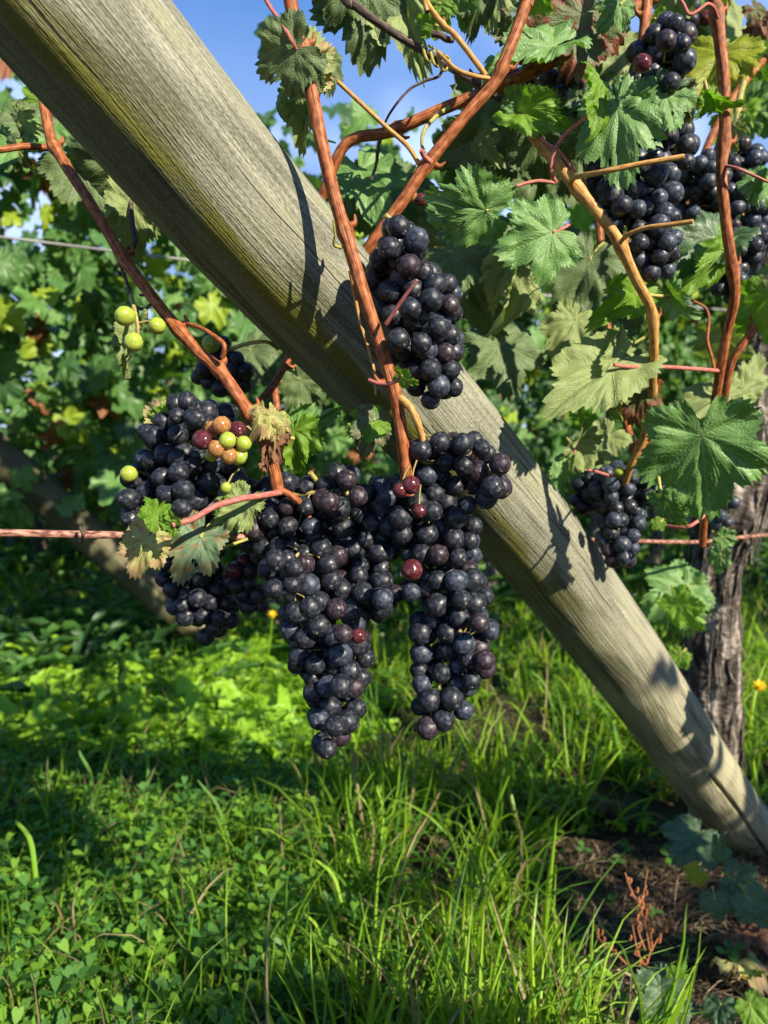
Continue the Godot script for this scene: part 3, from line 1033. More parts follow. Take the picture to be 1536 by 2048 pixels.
func clouds() -> ImageTexture:
	var f := FastNoiseLite.new()
	f.seed = 9
	f.frequency = 0.9
	f.fractal_octaves = 5
	var im := Image.create(512, 256, false, Image.FORMAT_RGBA8)
	for y in 256:
		var up := (0.5 - (y + 0.5) / 256.0) * PI
		for x in 512:
			var a := (x + 0.5) / 512.0 * TAU
			var d := Vector3(cos(up) * sin(a), sin(up), cos(up) * cos(a))
			var q := d / (absf(d.y) + 0.35) * 2.3
			var n := f.get_noise_3d(q.x, q.y * 2.0, q.z)
			var c := smoothstep(-0.22, 0.35, n) * 1.1 * smoothstep(0.56, 0.30, up) + 0.32 * smoothstep(0.60, 0.38, up) + 0.05 * smoothstep(-0.3, 0.5, n)
			im.set_pixel(x, y, Color(1, 1, 1, c if up > 0 else 0.0))
	return ImageTexture.create_from_image(im)

func build_posts() -> void:
	M.wood = wood_material(1024, 1536)
	var a := P(386, 311, 0.56)
	var b := P(1342, 1453, 1.17)
	var t := thing("wooden_post", "thick grey weathered round post leaning across the whole picture behind the grapes", "post", a)
	part("shaft", post_mesh(a, b, -0.55, 1.62, 0.0575, 520, 168, M.wood, true), t)
	a = P(-60, 862, 2.3)
	b = P(330, 1200, 2.62)
	t = thing("wooden_post", "blurred leaning post of the next row at the left, shadow striped", "post", a)
	M.shade_tinted_wood = M.wood.duplicate()
	M.shade_tinted_wood.albedo_color = Color(0.72, 0.70, 0.66)  # darker tint stands in for the shade on this far post
	part("shaft", post_mesh(a, b, -2.2, 2.2, 0.062, 60, 32, M.shade_tinted_wood, false), t)
	# upright stakes of the rows behind
	var spots := [[640, 4.3, 0.045, "pale grey upright stake behind the post, left of the hanging main bunches"], [1190, 3.6, 0.03, "slim grey stake behind the big pale leaf"], [205, 5.2, 0.05, "grey stake in the far row above the rusty wire"], [415, 5.6, 0.035, "thin pale stake in the far row behind the left bunch"]]
	for s in spots:
		var p := P(s[0], 1000, s[1])
		p.y = 0.0
		var g := Geo.new()
		tube(g, PackedVector3Array([Vector3(0, -0.1, 0), Vector3(0.01, 0.5, 0), Vector3(0, 1.2, 0.01), Vector3(0.01, 1.75, 0)]), PackedFloat32Array([s[2], s[2] * 0.98, s[2] * 0.96, s[2] * 0.9]), 12, 0.06, 2.0)
		t = thing("vineyard_stake", s[3], "stake", p, "upright stakes in the rows behind")
		part("shaft", g.done(M.concrete), t)
	# old vine stock at the right
	var path := [[1620, 380, 1.34], [1560, 520, 1.33], [1530, 700, 1.33], [1500, 880, 1.34], [1455, 1030, 1.34], [1428, 1150, 1.35], [1424, 1350, 1.38], [1432, 1540, 1.42], [1436, 1720, 1.47]]
	var c := []
	for q in path: c.append(V(q))
	var base: Vector3 = c[c.size() - 1]
	t = thing("grape_vine", "old gnarled vine trunk with shaggy peeling bark beside the leaning post", "grapevine", base)
	canes["stock"] = t
	var pts := catmull(c, 90)
	var rad := PackedFloat32Array()
	for i in pts.size():
		var f := i / 89.0
		rad.append(0.05 + 0.022 * exp(-pow((f - 0.47) / 0.08, 2.0)) + 0.012 * smoothstep(0.85, 1.0, f) - 0.004 * sin(f * 23.0))
		pts[i] -= base
	var g := Geo.new()
	tube(g, pts, rad, 48, 0.22, 2.5)
	g.smooth()
	part("trunk", g.done(M.bark), t)
	rng.seed = 88
	for k in 190:                                     # strips of bark that peel off
		var i := rng.randi_range(6, 86)
		var ang := rng.randf() * TAU
		var ax := (pts[mini(i + 1, 89)] - pts[i - 1]).normalized()
		var o := ax.cross(Vector3(0.1, 0, 1)).normalized().rotated(ax, ang)
		var side := ax.cross(o)
		var len := rng.randf_range(0.04, 0.13)
		var w := rng.randf_range(0.002, 0.006)
		var s := Geo.new()
		for q in 6:
			var f := q / 5.0
			var lift := 1.02 + 0.16 * pow(absf(f - 0.4) * 1.6, 2.0) * rng.randf_range(0.4, 1.3)
			var p := pts[i] + ax * (f - 0.5) * len + o * rad[i] * lift + side * 0.004 * sin(f * 3.0 + k)
			for e in [-1, 1]: s.add(p + side * w * e * (1.0 - 0.6 * absf(f - 0.5)), o, Vector2(0.5 + e * 0.05, f * 0.4 + k * 0.1))
		for q in 5: s.quad(q * 2, q * 2 + 1, q * 2 + 3, q * 2 + 2)
		part("bark_strip", s.done(M.bark), t)

func build_rows() -> void:
	var r2 := Vector3(-1.165, 0, -2.29) + AWAY * 0.25
	for i in 7:
		var p := r2 + ROW * (-1.3 + i * 1.05)
		row_vine("%s leafy vine of the next row, %s" % [["leftmost", "second", "third", "fourth", "fifth", "sixth", "seventh"][i], ["just outside the left edge", "behind the leaning post at the far left", "behind the unripe green grapes", "behind the small dark bunch", "behind the main hanging bunches", "behind the big pale leaf", "behind the old trunk at the right"][i]],
			p, 270, 380, 0.56, 1.84, 0.17, 300 + i, "vines of the next row", 0.1)
	var r3 := r2 + AWAY * 2.1
	for i in 9:
		var p := r3 + ROW * (-2.2 + i * 1.15)
		row_vine("vine of the third row, blurred far behind, %s from the left" % ["first", "second", "third", "fourth", "fifth", "sixth", "seventh", "eighth", "ninth"][i], p, 90, 620, 0.3, 1.9, 0.22, 400 + i, "vines of the third row", 0.0)
	var r4 := r3 + AWAY * 2.2
	for i in 9:
		row_vine("dense green vine of the farthest row, %s from the left" % ["first", "second", "third", "fourth", "fifth", "sixth", "seventh", "eighth", "ninth"][i], r4 + ROW * (-3.0 + i * 1.5), 0, 560, 0.25, 1.9, 0.25, 500 + i, "vines of the farthest row", 0.0, 0.85)

func build_canes() -> void:
	cane("main", "thick reddish brown cane running down in front of the leaning post", "cane", 30, [[565, -90, 0.525], [590, 40, 0.53], [612, 130, 0.533], [640, 270, 0.537], [668, 390, 0.541], [695, 480, 0.545], [722, 570, 0.548], [752, 665, 0.551], [775, 735, 0.554], [793, 800, 0.557], [806, 890, 0.565], [816, 990, 0.575]], [0.22, 0.485, 0.79], 1.0)
	cane("left", "brown cane coming from under the post down to the left bunch", "cane", 22, [[80, 150, 0.655], [100, 270, 0.65], [125, 320, 0.645], [180, 405, 0.635], [245, 512, 0.625], [290, 575, 0.62], [345, 645, 0.612], [400, 706, 0.605], [440, 742, 0.602], [485, 805, 0.60], [520, 865, 0.595], [545, 930, 0.595], [556, 985, 0.60]], [0.12, 0.34, 0.52, 0.66, 0.78], 1.15)
	cane("cross", "straight orange brown cane slanting from the top edge down behind the top bunch", "cane", 25, [[1075, -60, 0.60], [1055, 0, 0.60], [1010, 120, 0.60], [985, 170, 0.605], [920, 245, 0.61], [850, 335, 0.615], [800, 410, 0.62], [735, 500, 0.63], [690, 580, 0.65]], [0.36, 0.66], 1.1)
	cane("arch", "long dark brown cane arching from the upper right and hooking down behind the main cane", "cane", 28, [[1370, -60, 0.66], [1290, 2, 0.66], [1160, 92, 0.665], [1080, 135, 0.67], [1000, 172, 0.675], [900, 212, 0.68], [820, 247, 0.685], [765, 267, 0.69], [715, 275, 0.695], [683, 300, 0.70], [655, 365, 0.71], [620, 450, 0.73]], [0.22, 0.62], 0.85)
	cane("bend", "yellowish cane winding down in front of the upper right bunch to the lower right bunch", "cane_gold", 25, [[1020, 195, 0.65], [1050, 248, 0.645], [1100, 310, 0.638], [1150, 372, 0.632], [1195, 425, 0.63], [1235, 480, 0.635], [1270, 555, 0.65], [1302, 620, 0.67], [1308, 690, 0.69], [1305, 760, 0.72], [1300, 820, 0.75], [1285, 880, 0.78], [1262, 930, 0.80], [1250, 965, 0.82]], [0.24, 0.4, 0.56, 0.72, 0.86], 0.75)
	cane("right", "upright orange cane close to the right edge passing the far right bunch", "cane", 26, [[1425, -60, 0.68], [1432, 20, 0.68], [1447, 150, 0.685], [1450, 250, 0.69], [1443, 340, 0.695], [1450, 430, 0.70], [1462, 520, 0.71], [1470, 590, 0.72], [1455, 660, 0.74], [1440, 740, 0.76], [1425, 850, 0.80], [1412, 960, 0.86], [1405, 1090, 0.92]], [0.16, 0.34, 0.56], 0.8)
	cane("right_low", "thinner red brown cane slanting in from the right edge beside the old trunk", "cane", 19, [[1580, 500, 0.80], [1536, 600, 0.80], [1498, 672, 0.80], [1465, 720, 0.81], [1450, 790, 0.83], [1440, 880, 0.86]], [0.45], 0.9)
	cane("shade", "dark red cane hanging in the shade behind the yellowish winding cane", "cane", 17, [[1195, 430, 0.92], [1205, 520, 0.92], [1212, 620, 0.92], [1222, 720, 0.92], [1240, 800, 0.93], [1262, 880, 0.94], [1290, 950, 0.95]], [0.3, 0.62], 1.0)
	cane("knob", "short brown cane above the topmost right bunch with a knotty joint", "cane", 23, [[1300, -50, 0.60], [1292, 20, 0.60], [1284, 90, 0.60], [1272, 165, 0.61]], [0.55], 0.9)
	cane("dry", "thin dark dry cane with a coiled tendril against the sky", "cane_dark", 20, [[650, -50, 0.62], [700, 2, 0.62], [760, 48, 0.625], [830, 92, 0.63], [890, 128, 0.635], [960, 172, 0.64], [1010, 205, 0.66]], [0.7], 0.75)
	cane("sprig", "thin yellow brown shoot from the top edge ending at the crossing canes", "cane_gold", 13, [[838, -50, 0.61], [852, 2, 0.61], [885, 48, 0.61], [910, 70, 0.61], [945, 115, 0.61], [978, 160, 0.61]], [0.5], 0.9)
	cane("left_side", "thin brown shoot leaving the left cane towards the left edge", "cane", 13, [[-40, 305, 0.66], [0, 300, 0.665], [50, 293, 0.675], [105, 296, 0.685]], [], 1.2)
	cane("under_post", "dark red cane in the shade under the leaning post", "cane", 17, [[600, 670, 0.80], [575, 720, 0.79], [548, 768, 0.77], [515, 810, 0.75]], [0.4], 1.0)
	cane("back_low", "short shaded brown cane behind the crinkled leaf under the post", "cane", 15, [[535, 690, 0.86], [545, 740, 0.85], [552, 800, 0.84], [560, 870, 0.84]], [0.5], 1.0)
	cane("pale_stem", "thin yellow green shoot standing behind the far right bunch", "cane_green", 13, [[1500, 60, 0.95], [1490, 150, 0.94], [1475, 220, 0.93], [1470, 300, 0.93], [1462, 390, 0.93]], [0.5], 0.9)
	cane("back_right", "brown cane far right behind the yellow leaf reaching the top edge", "cane", 17, [[1560, 90, 1.05], [1500, 150, 1.02], [1440, 240, 1.0], [1400, 330, 1.0], [1370, 420, 1.0]], [0.4], 0.9)
	cane("mid_back", "shaded cane behind the two lit leaves in the middle", "cane", 14, [[1225, 60, 0.86], [1180, 190, 0.85], [1120, 330, 0.85], [1060, 470, 0.86], [990, 610, 0.9]], [0.3, 0.7], 0.8)
	# stalks, tendrils and cut ends
	twig("main", "petiole_stub", "cane_red", 9, [[772, 648, 0.535], [800, 606, 0.525], [834, 560, 0.515]], 0.7)
	twig("main", "tendril", "cane_green", 7, [[683, 495, 0.545], [668, 490, 0.54], [670, 470, 0.535], [666, 440, 0.53]], 0.6)
	twig("main", "side_shoot", "cane_gold", 9, [[700, 540, 0.56], [712, 605, 0.575], [722, 650, 0.58], [735, 690, 0.58], [748, 740, 0.575], [752, 790, 0.575]], 0.6)
	twig("main", "petiole", "cane_red", 8, [[738, 760, 0.545], [762, 768, 0.54], [790, 764, 0.535], [803, 750, 0.53]], 0.7)
	twig("main", "peduncle", "cane_gold", 17, [[800, 796, 0.555], [820, 815, 0.55], [835, 845, 0.552], [845, 880, 0.56]], 0.85)
	twig("left", "petiole", "cane_dark", 12, [[256, 500, 0.645], [270, 485, 0.65], [264, 440, 0.66], [262, 405, 0.67]], 0.8)
	twig("left", "tendril", "cane_dark", 7, [[240, 528, 0.645], [252, 560, 0.635], [262, 590, 0.63], [270, 612, 0.62], [290, 618, 0.62], [303, 605, 0.62], [298, 592, 0.625], [280, 590, 0.63]], 0.8)
	twig("left", "petiole", "cane", 8, [[365, 645, 0.615], [400, 655, 0.60], [428, 672, 0.59], [448, 690, 0.585], [445, 715, 0.59]], 1.3)
	twig("left", "petiole_stub", "cane_green", 9, [[470, 695, 0.67], [500, 686, 0.66], [535, 684, 0.66], [556, 698, 0.68]], 0.8)
	twig("left", "petiole", "cane_red", 13, [[560, 985, 0.59], [520, 992, 0.56], [480, 998, 0.54], [430, 1013, 0.53], [385, 1038, 0.525], [345, 1050, 0.52]], 0.8)
	twig("left", "side_shoot", "cane", 15, [[556, 978, 0.60], [580, 990, 0.60], [605, 1010, 0.605], [618, 1035, 0.61]], 0.8)
	twig("left", "petiole", "cane_green", 8, [[400, 1115, 0.575], [440, 1098, 0.59], [495, 1078, 0.6]], 0.9)
	twig("cross", "tendril", "cane_gold", 10, [[838, 328, 0.61], [815, 292, 0.61], [770, 252, 0.61], [720, 205, 0.60], [672, 160, 0.585]], 0.8)
	twig("cross", "petiole_stub", "cane_red", 11, [[862, 325, 0.61], [848, 312, 0.605], [842, 300, 0.6]], 0.8)
	twig("cross", "tendril", "cane_gold", 9, [[985, 158, 0.605], [950, 152, 0.60], [915, 140, 0.60], [890, 118, 0.61], [876, 105, 0.62]], 0.8)
	for k in 3: twig("dry", "tendril_coil", "cane_green", 6, [[845 + k * 15, 92 + k * 9, 0.62], [853 + k * 15, 118 + k * 9, 0.615], [862 + k * 15, 122 + k * 9, 0.63], [868 + k * 15, 100 + k * 9, 0.645], [858 + k * 15, 92 + k * 9, 0.63]], 0.9)
	twig("dry", "tendril", "cane_dark", 6, [[885, 132, 0.63], [878, 152, 0.62], [850, 162, 0.62], [820, 178, 0.62], [795, 205, 0.62], [775, 235, 0.63], [765, 262, 0.64]], 0.8)
	twig("dry", "dead_spur", "cane_dark", 12, [[905, 80, 0.62], [892, 78, 0.615], [880, 70, 0.61], [864, 68, 0.61]], 1.1)
	twig("arch", "tendril", "cane_dark", 9, [[762, 270, 0.69], [756, 300, 0.69], [752, 330, 0.70], [742, 360, 0.70]], 0.6)
	twig("arch", "petiole", "cane_green", 9, [[898, 215, 0.67], [870, 235, 0.66], [848, 262, 0.65], [844, 290, 0.65], [850, 305, 0.65]], 0.7)
	twig("bend", "petiole_stub", "cane_gold", 10, [[1142, 372, 0.63], [1150, 355, 0.615], [1200, 345, 0.585], [1270, 330, 0.575], [1368, 313, 0.565]], 1.0)
	twig("bend", "petiole_stub", "cane_gold", 9, [[1240, 486, 0.62], [1255, 470, 0.61], [1290, 456, 0.60], [1335, 450, 0.59], [1386, 443, 0.58]], 1.0)
	twig("bend", "petiole", "cane_red", 8, [[1112, 365, 0.628], [1102, 340, 0.62], [1108, 305, 0.615], [1130, 270, 0.61], [1180, 228, 0.6]], 0.9)
	twig("bend", "petiole", "cane_red", 7, [[1110, 366, 0.628], [1075, 362, 0.62], [1035, 372, 0.615], [1005, 388, 0.615]], 0.9)
	twig("bend", "tendril", "cane_red", 8, [[1066, 248, 0.64], [1085, 280, 0.63], [1120, 305, 0.628], [1150, 345, 0.63]], 0.8)
	twig("bend", "petiole", "cane_red", 8, [[1300, 815, 0.75], [1320, 820, 0.74], [1345, 838, 0.73], [1370, 858, 0.72]], 0.9)
	twig("right", "petiole", "cane_red", 9, [[1440, 742, 0.76], [1390, 738, 0.74], [1330, 734, 0.72], [1270, 734, 0.70], [1228, 730, 0.69]], 0.8)
	twig("right", "tendril", "cane_red", 7, [[1440, 52, 0.68], [1430, 20, 0.67], [1415, 8, 0.66], [1395, 22, 0.66], [1378, 28, 0.66], [1365, 5, 0.66], [1345, -20, 0.66]], 0.9)
	twig("right", "petiole", "cane_red", 7, [[1452, 332, 0.69], [1478, 338, 0.68], [1510, 352, 0.68], [1540, 366, 0.68]], 0.7)
	twig("right", "side_shoot", "cane", 7, [[1430, 745, 0.77], [1425, 720, 0.78], [1415, 680, 0.79], [1418, 640, 0.80], [1410, 615, 0.80], [1382, 600, 0.80]], 0.7)
	twig("right", "petiole", "cane_red", 8, [[1430, 1010, 0.80], [1380, 1052, 0.78], [1335, 1052, 0.8]], 0.8)
	# wires
	cane("wire", "rusty brown trellis wire running in from the left edge behind the bunches", "rusty", 18, [[-120, 1066, 0.49], [0, 1066, 0.5], [160, 1069, 0.53], [330, 1071, 0.56], [460, 1074, 0.6], [700, 1078, 0.70], [950, 1080, 0.91], [1230, 1080, 1.0], [1300, 1083, 1.02], [1400, 1084, 1.05], [1470, 1076, 1.07], [1600, 1064, 1.10]], [], 1.0, "trellis_wire", "wire")
	twig("wire", "wire_tie", "cane_dark", 7, [[160, 1054, 0.52], [166, 1068, 0.515], [164, 1084, 0.525], [159, 1080, 0.54], [160, 1058, 0.54]], 1.0)
	cane("high_wire", "thin grey trellis wire at the left edge crossing the blurred leaves", "wire", 6, [[-200, 455, 1.75], [0, 474, 1.8], [130, 490, 1.85], [420, 525, 1.95], [900, 575, 2.2], [1700, 640, 2.9]], [], 1.0, "trellis_wire", "wire")

func build_leaves() -> void:
	# upper middle, lit faces
	leaf("cross", 972, 422, 856, 402, 0.60, 0.585, -12, "top", {"sinus": 0.3, "wx": 0.85, "fold": 0.05, "stalk": [[990, 405, 0.605], [1005, 388, 0.615]], "label": "sunlit green leaf crossed by a cane's shadow"})
	leaf("bend", 1105, 465, 1000, 508, 0.595, 0.585, 8, "top", {"sinus": 0.45, "wx": 0.95, "fold": 0.05, "stalk": [[1125, 457, 0.605], [1140, 448, 0.62]], "tone": "cane_red", "label": "sunlit green leaf with a thin stalk shadow"})
	leaf("mid_back", 1020, 525, 962, 625, 0.70, 0.72, 38, "under", {"wx": 0.55, "fold": 0.5, "holes": 0.03})
	leaf("mid_back", 1030, 540, 1010, 680, 0.70, 0.71, -48, "under", {"wx": 0.5, "fold": 0.5})
	leaf("mid_back", 1150, 640, 1100, 708, 0.80, 0.79, 10, "under", {"wx": 0.8, "sinus": 0.8, "holes": 0.06})
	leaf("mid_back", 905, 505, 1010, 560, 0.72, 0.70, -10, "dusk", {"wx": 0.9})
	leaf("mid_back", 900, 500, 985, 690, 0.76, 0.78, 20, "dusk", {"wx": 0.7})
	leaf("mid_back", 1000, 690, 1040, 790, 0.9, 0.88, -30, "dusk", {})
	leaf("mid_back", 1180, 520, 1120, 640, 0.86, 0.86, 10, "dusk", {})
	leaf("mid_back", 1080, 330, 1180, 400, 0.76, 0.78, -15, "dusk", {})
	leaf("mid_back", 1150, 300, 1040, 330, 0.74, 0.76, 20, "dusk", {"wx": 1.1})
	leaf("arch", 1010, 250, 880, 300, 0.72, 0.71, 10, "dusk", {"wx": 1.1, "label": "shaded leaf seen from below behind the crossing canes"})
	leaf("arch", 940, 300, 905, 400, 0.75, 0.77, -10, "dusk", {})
	leaf("arch", 960, 265, 990, 330, 0.715, 0.70, 25, "under", {"wx": 0.5, "holes": 0.06})
	leaf("arch", 720, 340, 765, 420, 0.74, 0.70, -20, "top", {"wx": 0.8})
	leaf("arch", 700, 380, 740, 470, 0.78, 0.78, 20, "dusk", {})
	leaf("arch", 790, 380, 850, 460, 0.80, 0.8, -20, "dusk", {})
	# the big pale leaf and the big green leaf at the right
	leaf("right", 1226, 730, 1090, 818, 0.70, 0.67, 24, "under", {"wx": 0.60, "fold": 0.10, "sinus": 0.15, "curl": 0.08, "wave": 0.1, "droop": 0.05, "holes": 0.0, "teeth": 40, "bare": true, "label": "big pale green leaf showing its veined underside"})
	leaf("right", 1222, 722, 1262, 636, 0.705, 0.73, 40, "under", {"wx": 0.42, "fold": 0.3, "bare": true})
	leaf("right", 1222, 750, 1222, 850, 0.72, 0.73, 38, "under", {"wx": 0.5, "holes": 0.03})
	leaf("right", 1404, 872, 1410, 1052, 0.68, 0.70, 0, "top", {"wx": 0.92, "sinus": 1.0, "fold": 0.04, "curl": 0.14, "wave": 0.13, "holes": 0.0, "teeth": 56, "stalk": [[1412, 850, 0.70], [1425, 825, 0.75], [1432, 800, 0.78]], "label": "largest green leaf, deeply lobed, glossy, at the right edge"})
	leaf("right", 1330, 1005, 1372, 1068, 0.70, 0.71, 30, "top", {"wx": 0.5, "holes": 0.02})
	leaf("bend", 1280, 775, 1262, 838, 0.74, 0.73, 15, "red", {"wx": 0.9, "curl": 0.5})
	leaf("right", 1440, 480, 1365, 540, 0.79, 0.77, 30, "shade_top", {"wx": 0.8, "fold": 0.5})
	leaf("right", 1445, 500, 1380, 590, 0.77, 0.76, -35, "young", {"wx": 0.5})
	leaf("bend", 1344, 590, 1385, 640, 0.68, 0.66, 40, "top", {"wx": 0.6, "fold": 0.5, "stalk": [[1325, 592, 0.67], [1298, 590, 0.66]]})
	leaf("bend", 1342, 585, 1345, 540, 0.68, 0.67, -20, "top", {"wx": 0.6, "bare": true})
	leaf("bend", 1270, 590, 1190, 640, 0.72, 0.7, 10, "young", {"wx": 0.55, "fold": 0.5})
	leaf("right", 1540, 590, 1560, 700, 0.78, 0.78, 20, "young", {})
	leaf("right", 1450, 790, 1350, 830, 0.84, 0.82, 30, "under", {"wx": 0.6})
	leaf("right", 1490, 780, 1540, 700, 0.9, 0.9, 30, "under", {"wx": 0.6})
	leaf("bend", 1135, 935, 1118, 990, 0.78, 0.77, 30, "top", {"wx": 0.55, "fold": 0.6, "tone": "cane_red"})
	leaf("bend", 1160, 880, 1115, 965, 0.79, 0.78, -40, "under", {"wx": 0.5, "fold": 0.5, "stalk": [[1140, 935, 0.79], [1180, 940, 0.80], [1230, 955, 0.82]], "tone": "cane_red"})
	leaf("shade", 1215, 875, 1160, 930, 0.88, 0.87, 20, "under", {"wx": 0.8})
	leaf("shade", 1165, 905, 1230, 940, 0.9, 0.9, 20, "under", {"wx": 0.8})
	leaf("shade", 1160, 830, 1190, 870, 0.95, 0.95, 20, "young", {"wx": 0.7})
	leaf("shade", 1250, 700, 1180, 760, 0.98, 1.0, 10, "dusk", {})
	leaf("shade", 1220, 600, 1180, 700, 1.0, 1.0, 10, "dusk", {})
	# upper right
	leaf("bend", 1234, 216, 1240, 360, 0.605, 0.595, 6, "top", {"wx": 0.75, "sinus": 0.7, "fold": 0.02, "wave": 0.1, "stalk": [[1215, 226, 0.61], [1180, 228, 0.6]], "label": "broad sunlit leaf hanging over the upper right bunch"})
	leaf("bend", 1262, 225, 1225, 150, 0.607, 0.605, -10, "top", {"wx": 0.85, "sinus": 0.2, "bare": true})
	leaf("bend", 1332, 188, 1262, 262, 0.598, 0.592, 14, "top", {"wx": 0.8, "sinus": 0.5, "curl": 0.3})
	leaf("bend", 1332, 188, 1385, 245, 0.60, 0.605, -18, "old", {"wx": 0.95, "holes": 0.08, "wave": 0.3, "curl": 0.4, "label": "crumpled leaf half with brown burnt patches"})
	leaf("bend", 1198, 190, 1190, 108, 0.595, 0.59, 68, "young", {"wx": 0.7, "fold": 0.1, "bare": true})
	leaf("bend", 1198, 190, 1200, 276, 0.595, 0.59, -66, "young", {"wx": 0.7, "fold": 0.1, "bare": true, "label": "bright leaf seen nearly edge on"})
	leaf("bend", 1045, 225, 1146, 250, 0.64, 0.62, -25, "young", {"wx": 0.55, "fold": 0.35, "sinus": 0.1})
	leaf("bend", 1040, 215, 1000, 200, 0.642, 0.64, 20, "top", {"wx": 0.9})
	leaf("bend", 1115, 232, 1195, 245, 0.66, 0.65, 25, "shade_top", {"wx": 0.45, "wave": 0.25})
	leaf("bend", 1160, 250, 1190, 320, 0.65, 0.65, 25, "dusk", {})
	leaf("bend", 1080, 265, 1165, 330, 0.69, 0.7, 5, "dusk", {"wx": 1.1})
	leaf("right", 1440, 105, 1385, 190, 0.72, 0.71, 30, "yellow", {"wx": 1.05, "sinus": 0.9, "holes": 0.02, "label": "yellow green backlit leaf beside the topmost right bunch"})
	leaf("right", 1420, 160, 1410, 215, 0.725, 0.73, -20, "yellow", {"wx": 0.8, "bare": true})
	leaf("right", 1425, 195, 1482, 222, 0.68, 0.675, 50, "young", {"wx": 0.6, "fold": 0.4})
	leaf("right", 1425, 195, 1402, 235, 0.68, 0.675, -40, "young", {"wx": 0.6, "bare": true})
	leaf("right", 1470, 255, 1462, 300, 0.74, 0.73, 40, "under", {"wx": 0.6})
	leaf("right", 1530, 350, 1500, 400, 0.70, 0.69, 60, "top", {"wx": 0.7, "fold": 0.5})
	leaf("right", 1540, 366, 1510, 400, 0.70, 0.69, -20, "top", {"wx": 0.7})
	leaf("back_right", 1500, 100, 1540, 200, 1.05, 1.05, 30, "top", {})
	leaf("back_right", 1480, 60, 1440, 130, 1.1, 1.08, -20, "under", {})
	leaf("back_right", 1520, 40, 1490, 90, 0.9, 0.9, 40, "brown", {"wx": 0.8, "curl": 0.8, "wave": 0.4, "label": "dry brown curled leaf at the top right corner"})
	leaf("back_right", 1510, 20, 1540, 60, 0.9, 0.9, -40, "red", {"wx": 0.7, "curl": 0.6})
	leaf("back_right", 1500, 220, 1560, 270, 1.05, 1.05, 0, "top", {})
	leaf("back_right", 1480, 220, 1430, 290, 1.0, 1.0, 30, "young", {"wx": 0.7})
	leaf("back_right", 1390, 20, 1460, 50, 1.15, 1.15, 10, "dusk", {})
	# along the top edge
	leaf("main", 592, 98, 505, 150, 0.52, 0.53, 14, "dusk", {"wx": 1.0, "sinus": 0.35, "fold": 0.04, "stalk": [[580, 75, 0.515], [558, 40, 0.52], [532, 0, 0.525], [515, -40, 0.53]], "tone": "cane_red", "label": "toothed leaf seen from below against the sky left of the main cane"})
	leaf("main", 600, 130, 640, 40, 0.56, 0.56, -10, "under", {"wx": 0.9, "curl": 0.3, "bare": true, "label": "pale leaf with pinkish galls behind the main cane"})
	leaf("main", 610, 150, 675, 90, 0.565, 0.56, 12, "dying", {"wx": 0.8, "curl": 0.3, "bare": true})
	leaf("main", 615, 130, 592, 205, 0.555, 0.56, 10, "dusk", {"wx": 0.8, "bare": true})
	leaf("main", 655, 120, 665, 188, 0.58, 0.58, -30, "dusk", {"wx": 0.7, "stalk": [[668, 150, 0.585], [672, 160, 0.585]]})
	leaf("main", 618, 205, 590, 300, 0.60, 0.60, 30, "under", {"wx": 0.5, "fold": 0.5})
	leaf("main", 560, 205, 572, 285, 0.60, 0.605, 70, "top", {"wx": 0.6, "curl": 1.4, "wave": 0.3, "label": "rolled up dark green leaf beside the post"})
	leaf("dry", 735, -25, 735, 128, 0.66, 0.66, -6, "dusk", {"wx": 1.0, "sinus": 0.3, "label": "large dark leaf hanging at the top edge against the sky"})
	leaf("dry", 800, -20, 832, 138, 0.665, 0.65, 16, "under", {"wx": 0.5, "sinus": 0.3, "fold": 0.3, "label": "pale narrow leaf hanging at the top beside the dark one"})
	leaf("dry", 690, -30, 660, 40, 0.64, 0.64, 0, "dusk", {})
	leaf("sprig", 870, 50, 830, 35, 0.62, 0.62, 0, "young", {"wx": 0.9, "sinus": 0.9})
	leaf("sprig", 880, 10, 895, 60, 0.62, 0.62, 0, "young", {"wx": 0.8, "sinus": 0.9})
	leaf("sprig", 920, -20, 925, 62, 0.64, 0.65, 10, "top", {"wx": 0.6, "droop": 0.4})
	leaf("sprig", 955, -20, 953, 72, 0.645, 0.65, -20, "dusk", {"wx": 0.6, "droop": 0.4})
	leaf("sprig", 985, -20, 975, 45, 0.66, 0.65, 20, "under", {"wx": 0.8})
	leaf("cross", 1050, 15, 985, 80, 0.66, 0.67, 10, "old", {"wx": 1.0, "wave": 0.3, "label": "dark leaf with brown burnt edges at the top"})
	leaf("cross", 1165, 30, 1035, 95, 0.65, 0.645, 20, "red", {"wx": 1.0, "sinus": 0.3, "label": "large leaf turning red along its edge at the top"})
	leaf("cross", 1105, 92, 970, 108, 0.64, 0.62, 66, "top", {"wx": 0.6, "fold": 0.3, "bare": true})
	leaf("cross", 1090, 120, 1060, 150, 0.70, 0.70, 20, "red", {"wx": 1.0})
	leaf("cross", 1080, -10, 1095, 30, 0.62, 0.62, 20, "young", {})
	leaf("knob", 1240, 10, 1200, 55, 0.63, 0.63, 10, "top", {"wx": 0.9})
	leaf("knob", 1310, 40, 1322, 85, 0.66, 0.66, 10, "young", {"wx": 0.8})
	leaf("knob", 1190, 60, 1160, 130, 0.72, 0.72, 15, "dusk", {})
	leaf("knob", 1240, 90, 1215, 170, 0.78, 0.78, -15, "under", {"wx": 0.8})
	leaf("knob", 1170, 130, 1200, 190, 0.80, 0.78, -15, "dusk", {})
	leaf("knob", 1340, -20, 1380, 30, 0.70, 0.70, 0, "under", {})
	# left side
	leaf("left", 262, 408, 268, 532, 0.67, 0.68, 6, "under", {"wx": 0.62, "sinus": 0.2, "bare": true, "label": "pale leaf hanging below the post, its veins standing out"})
	leaf("left", 240, 330, 150, 425, 0.70, 0.72, 10, "dusk", {"wx": 0.9})
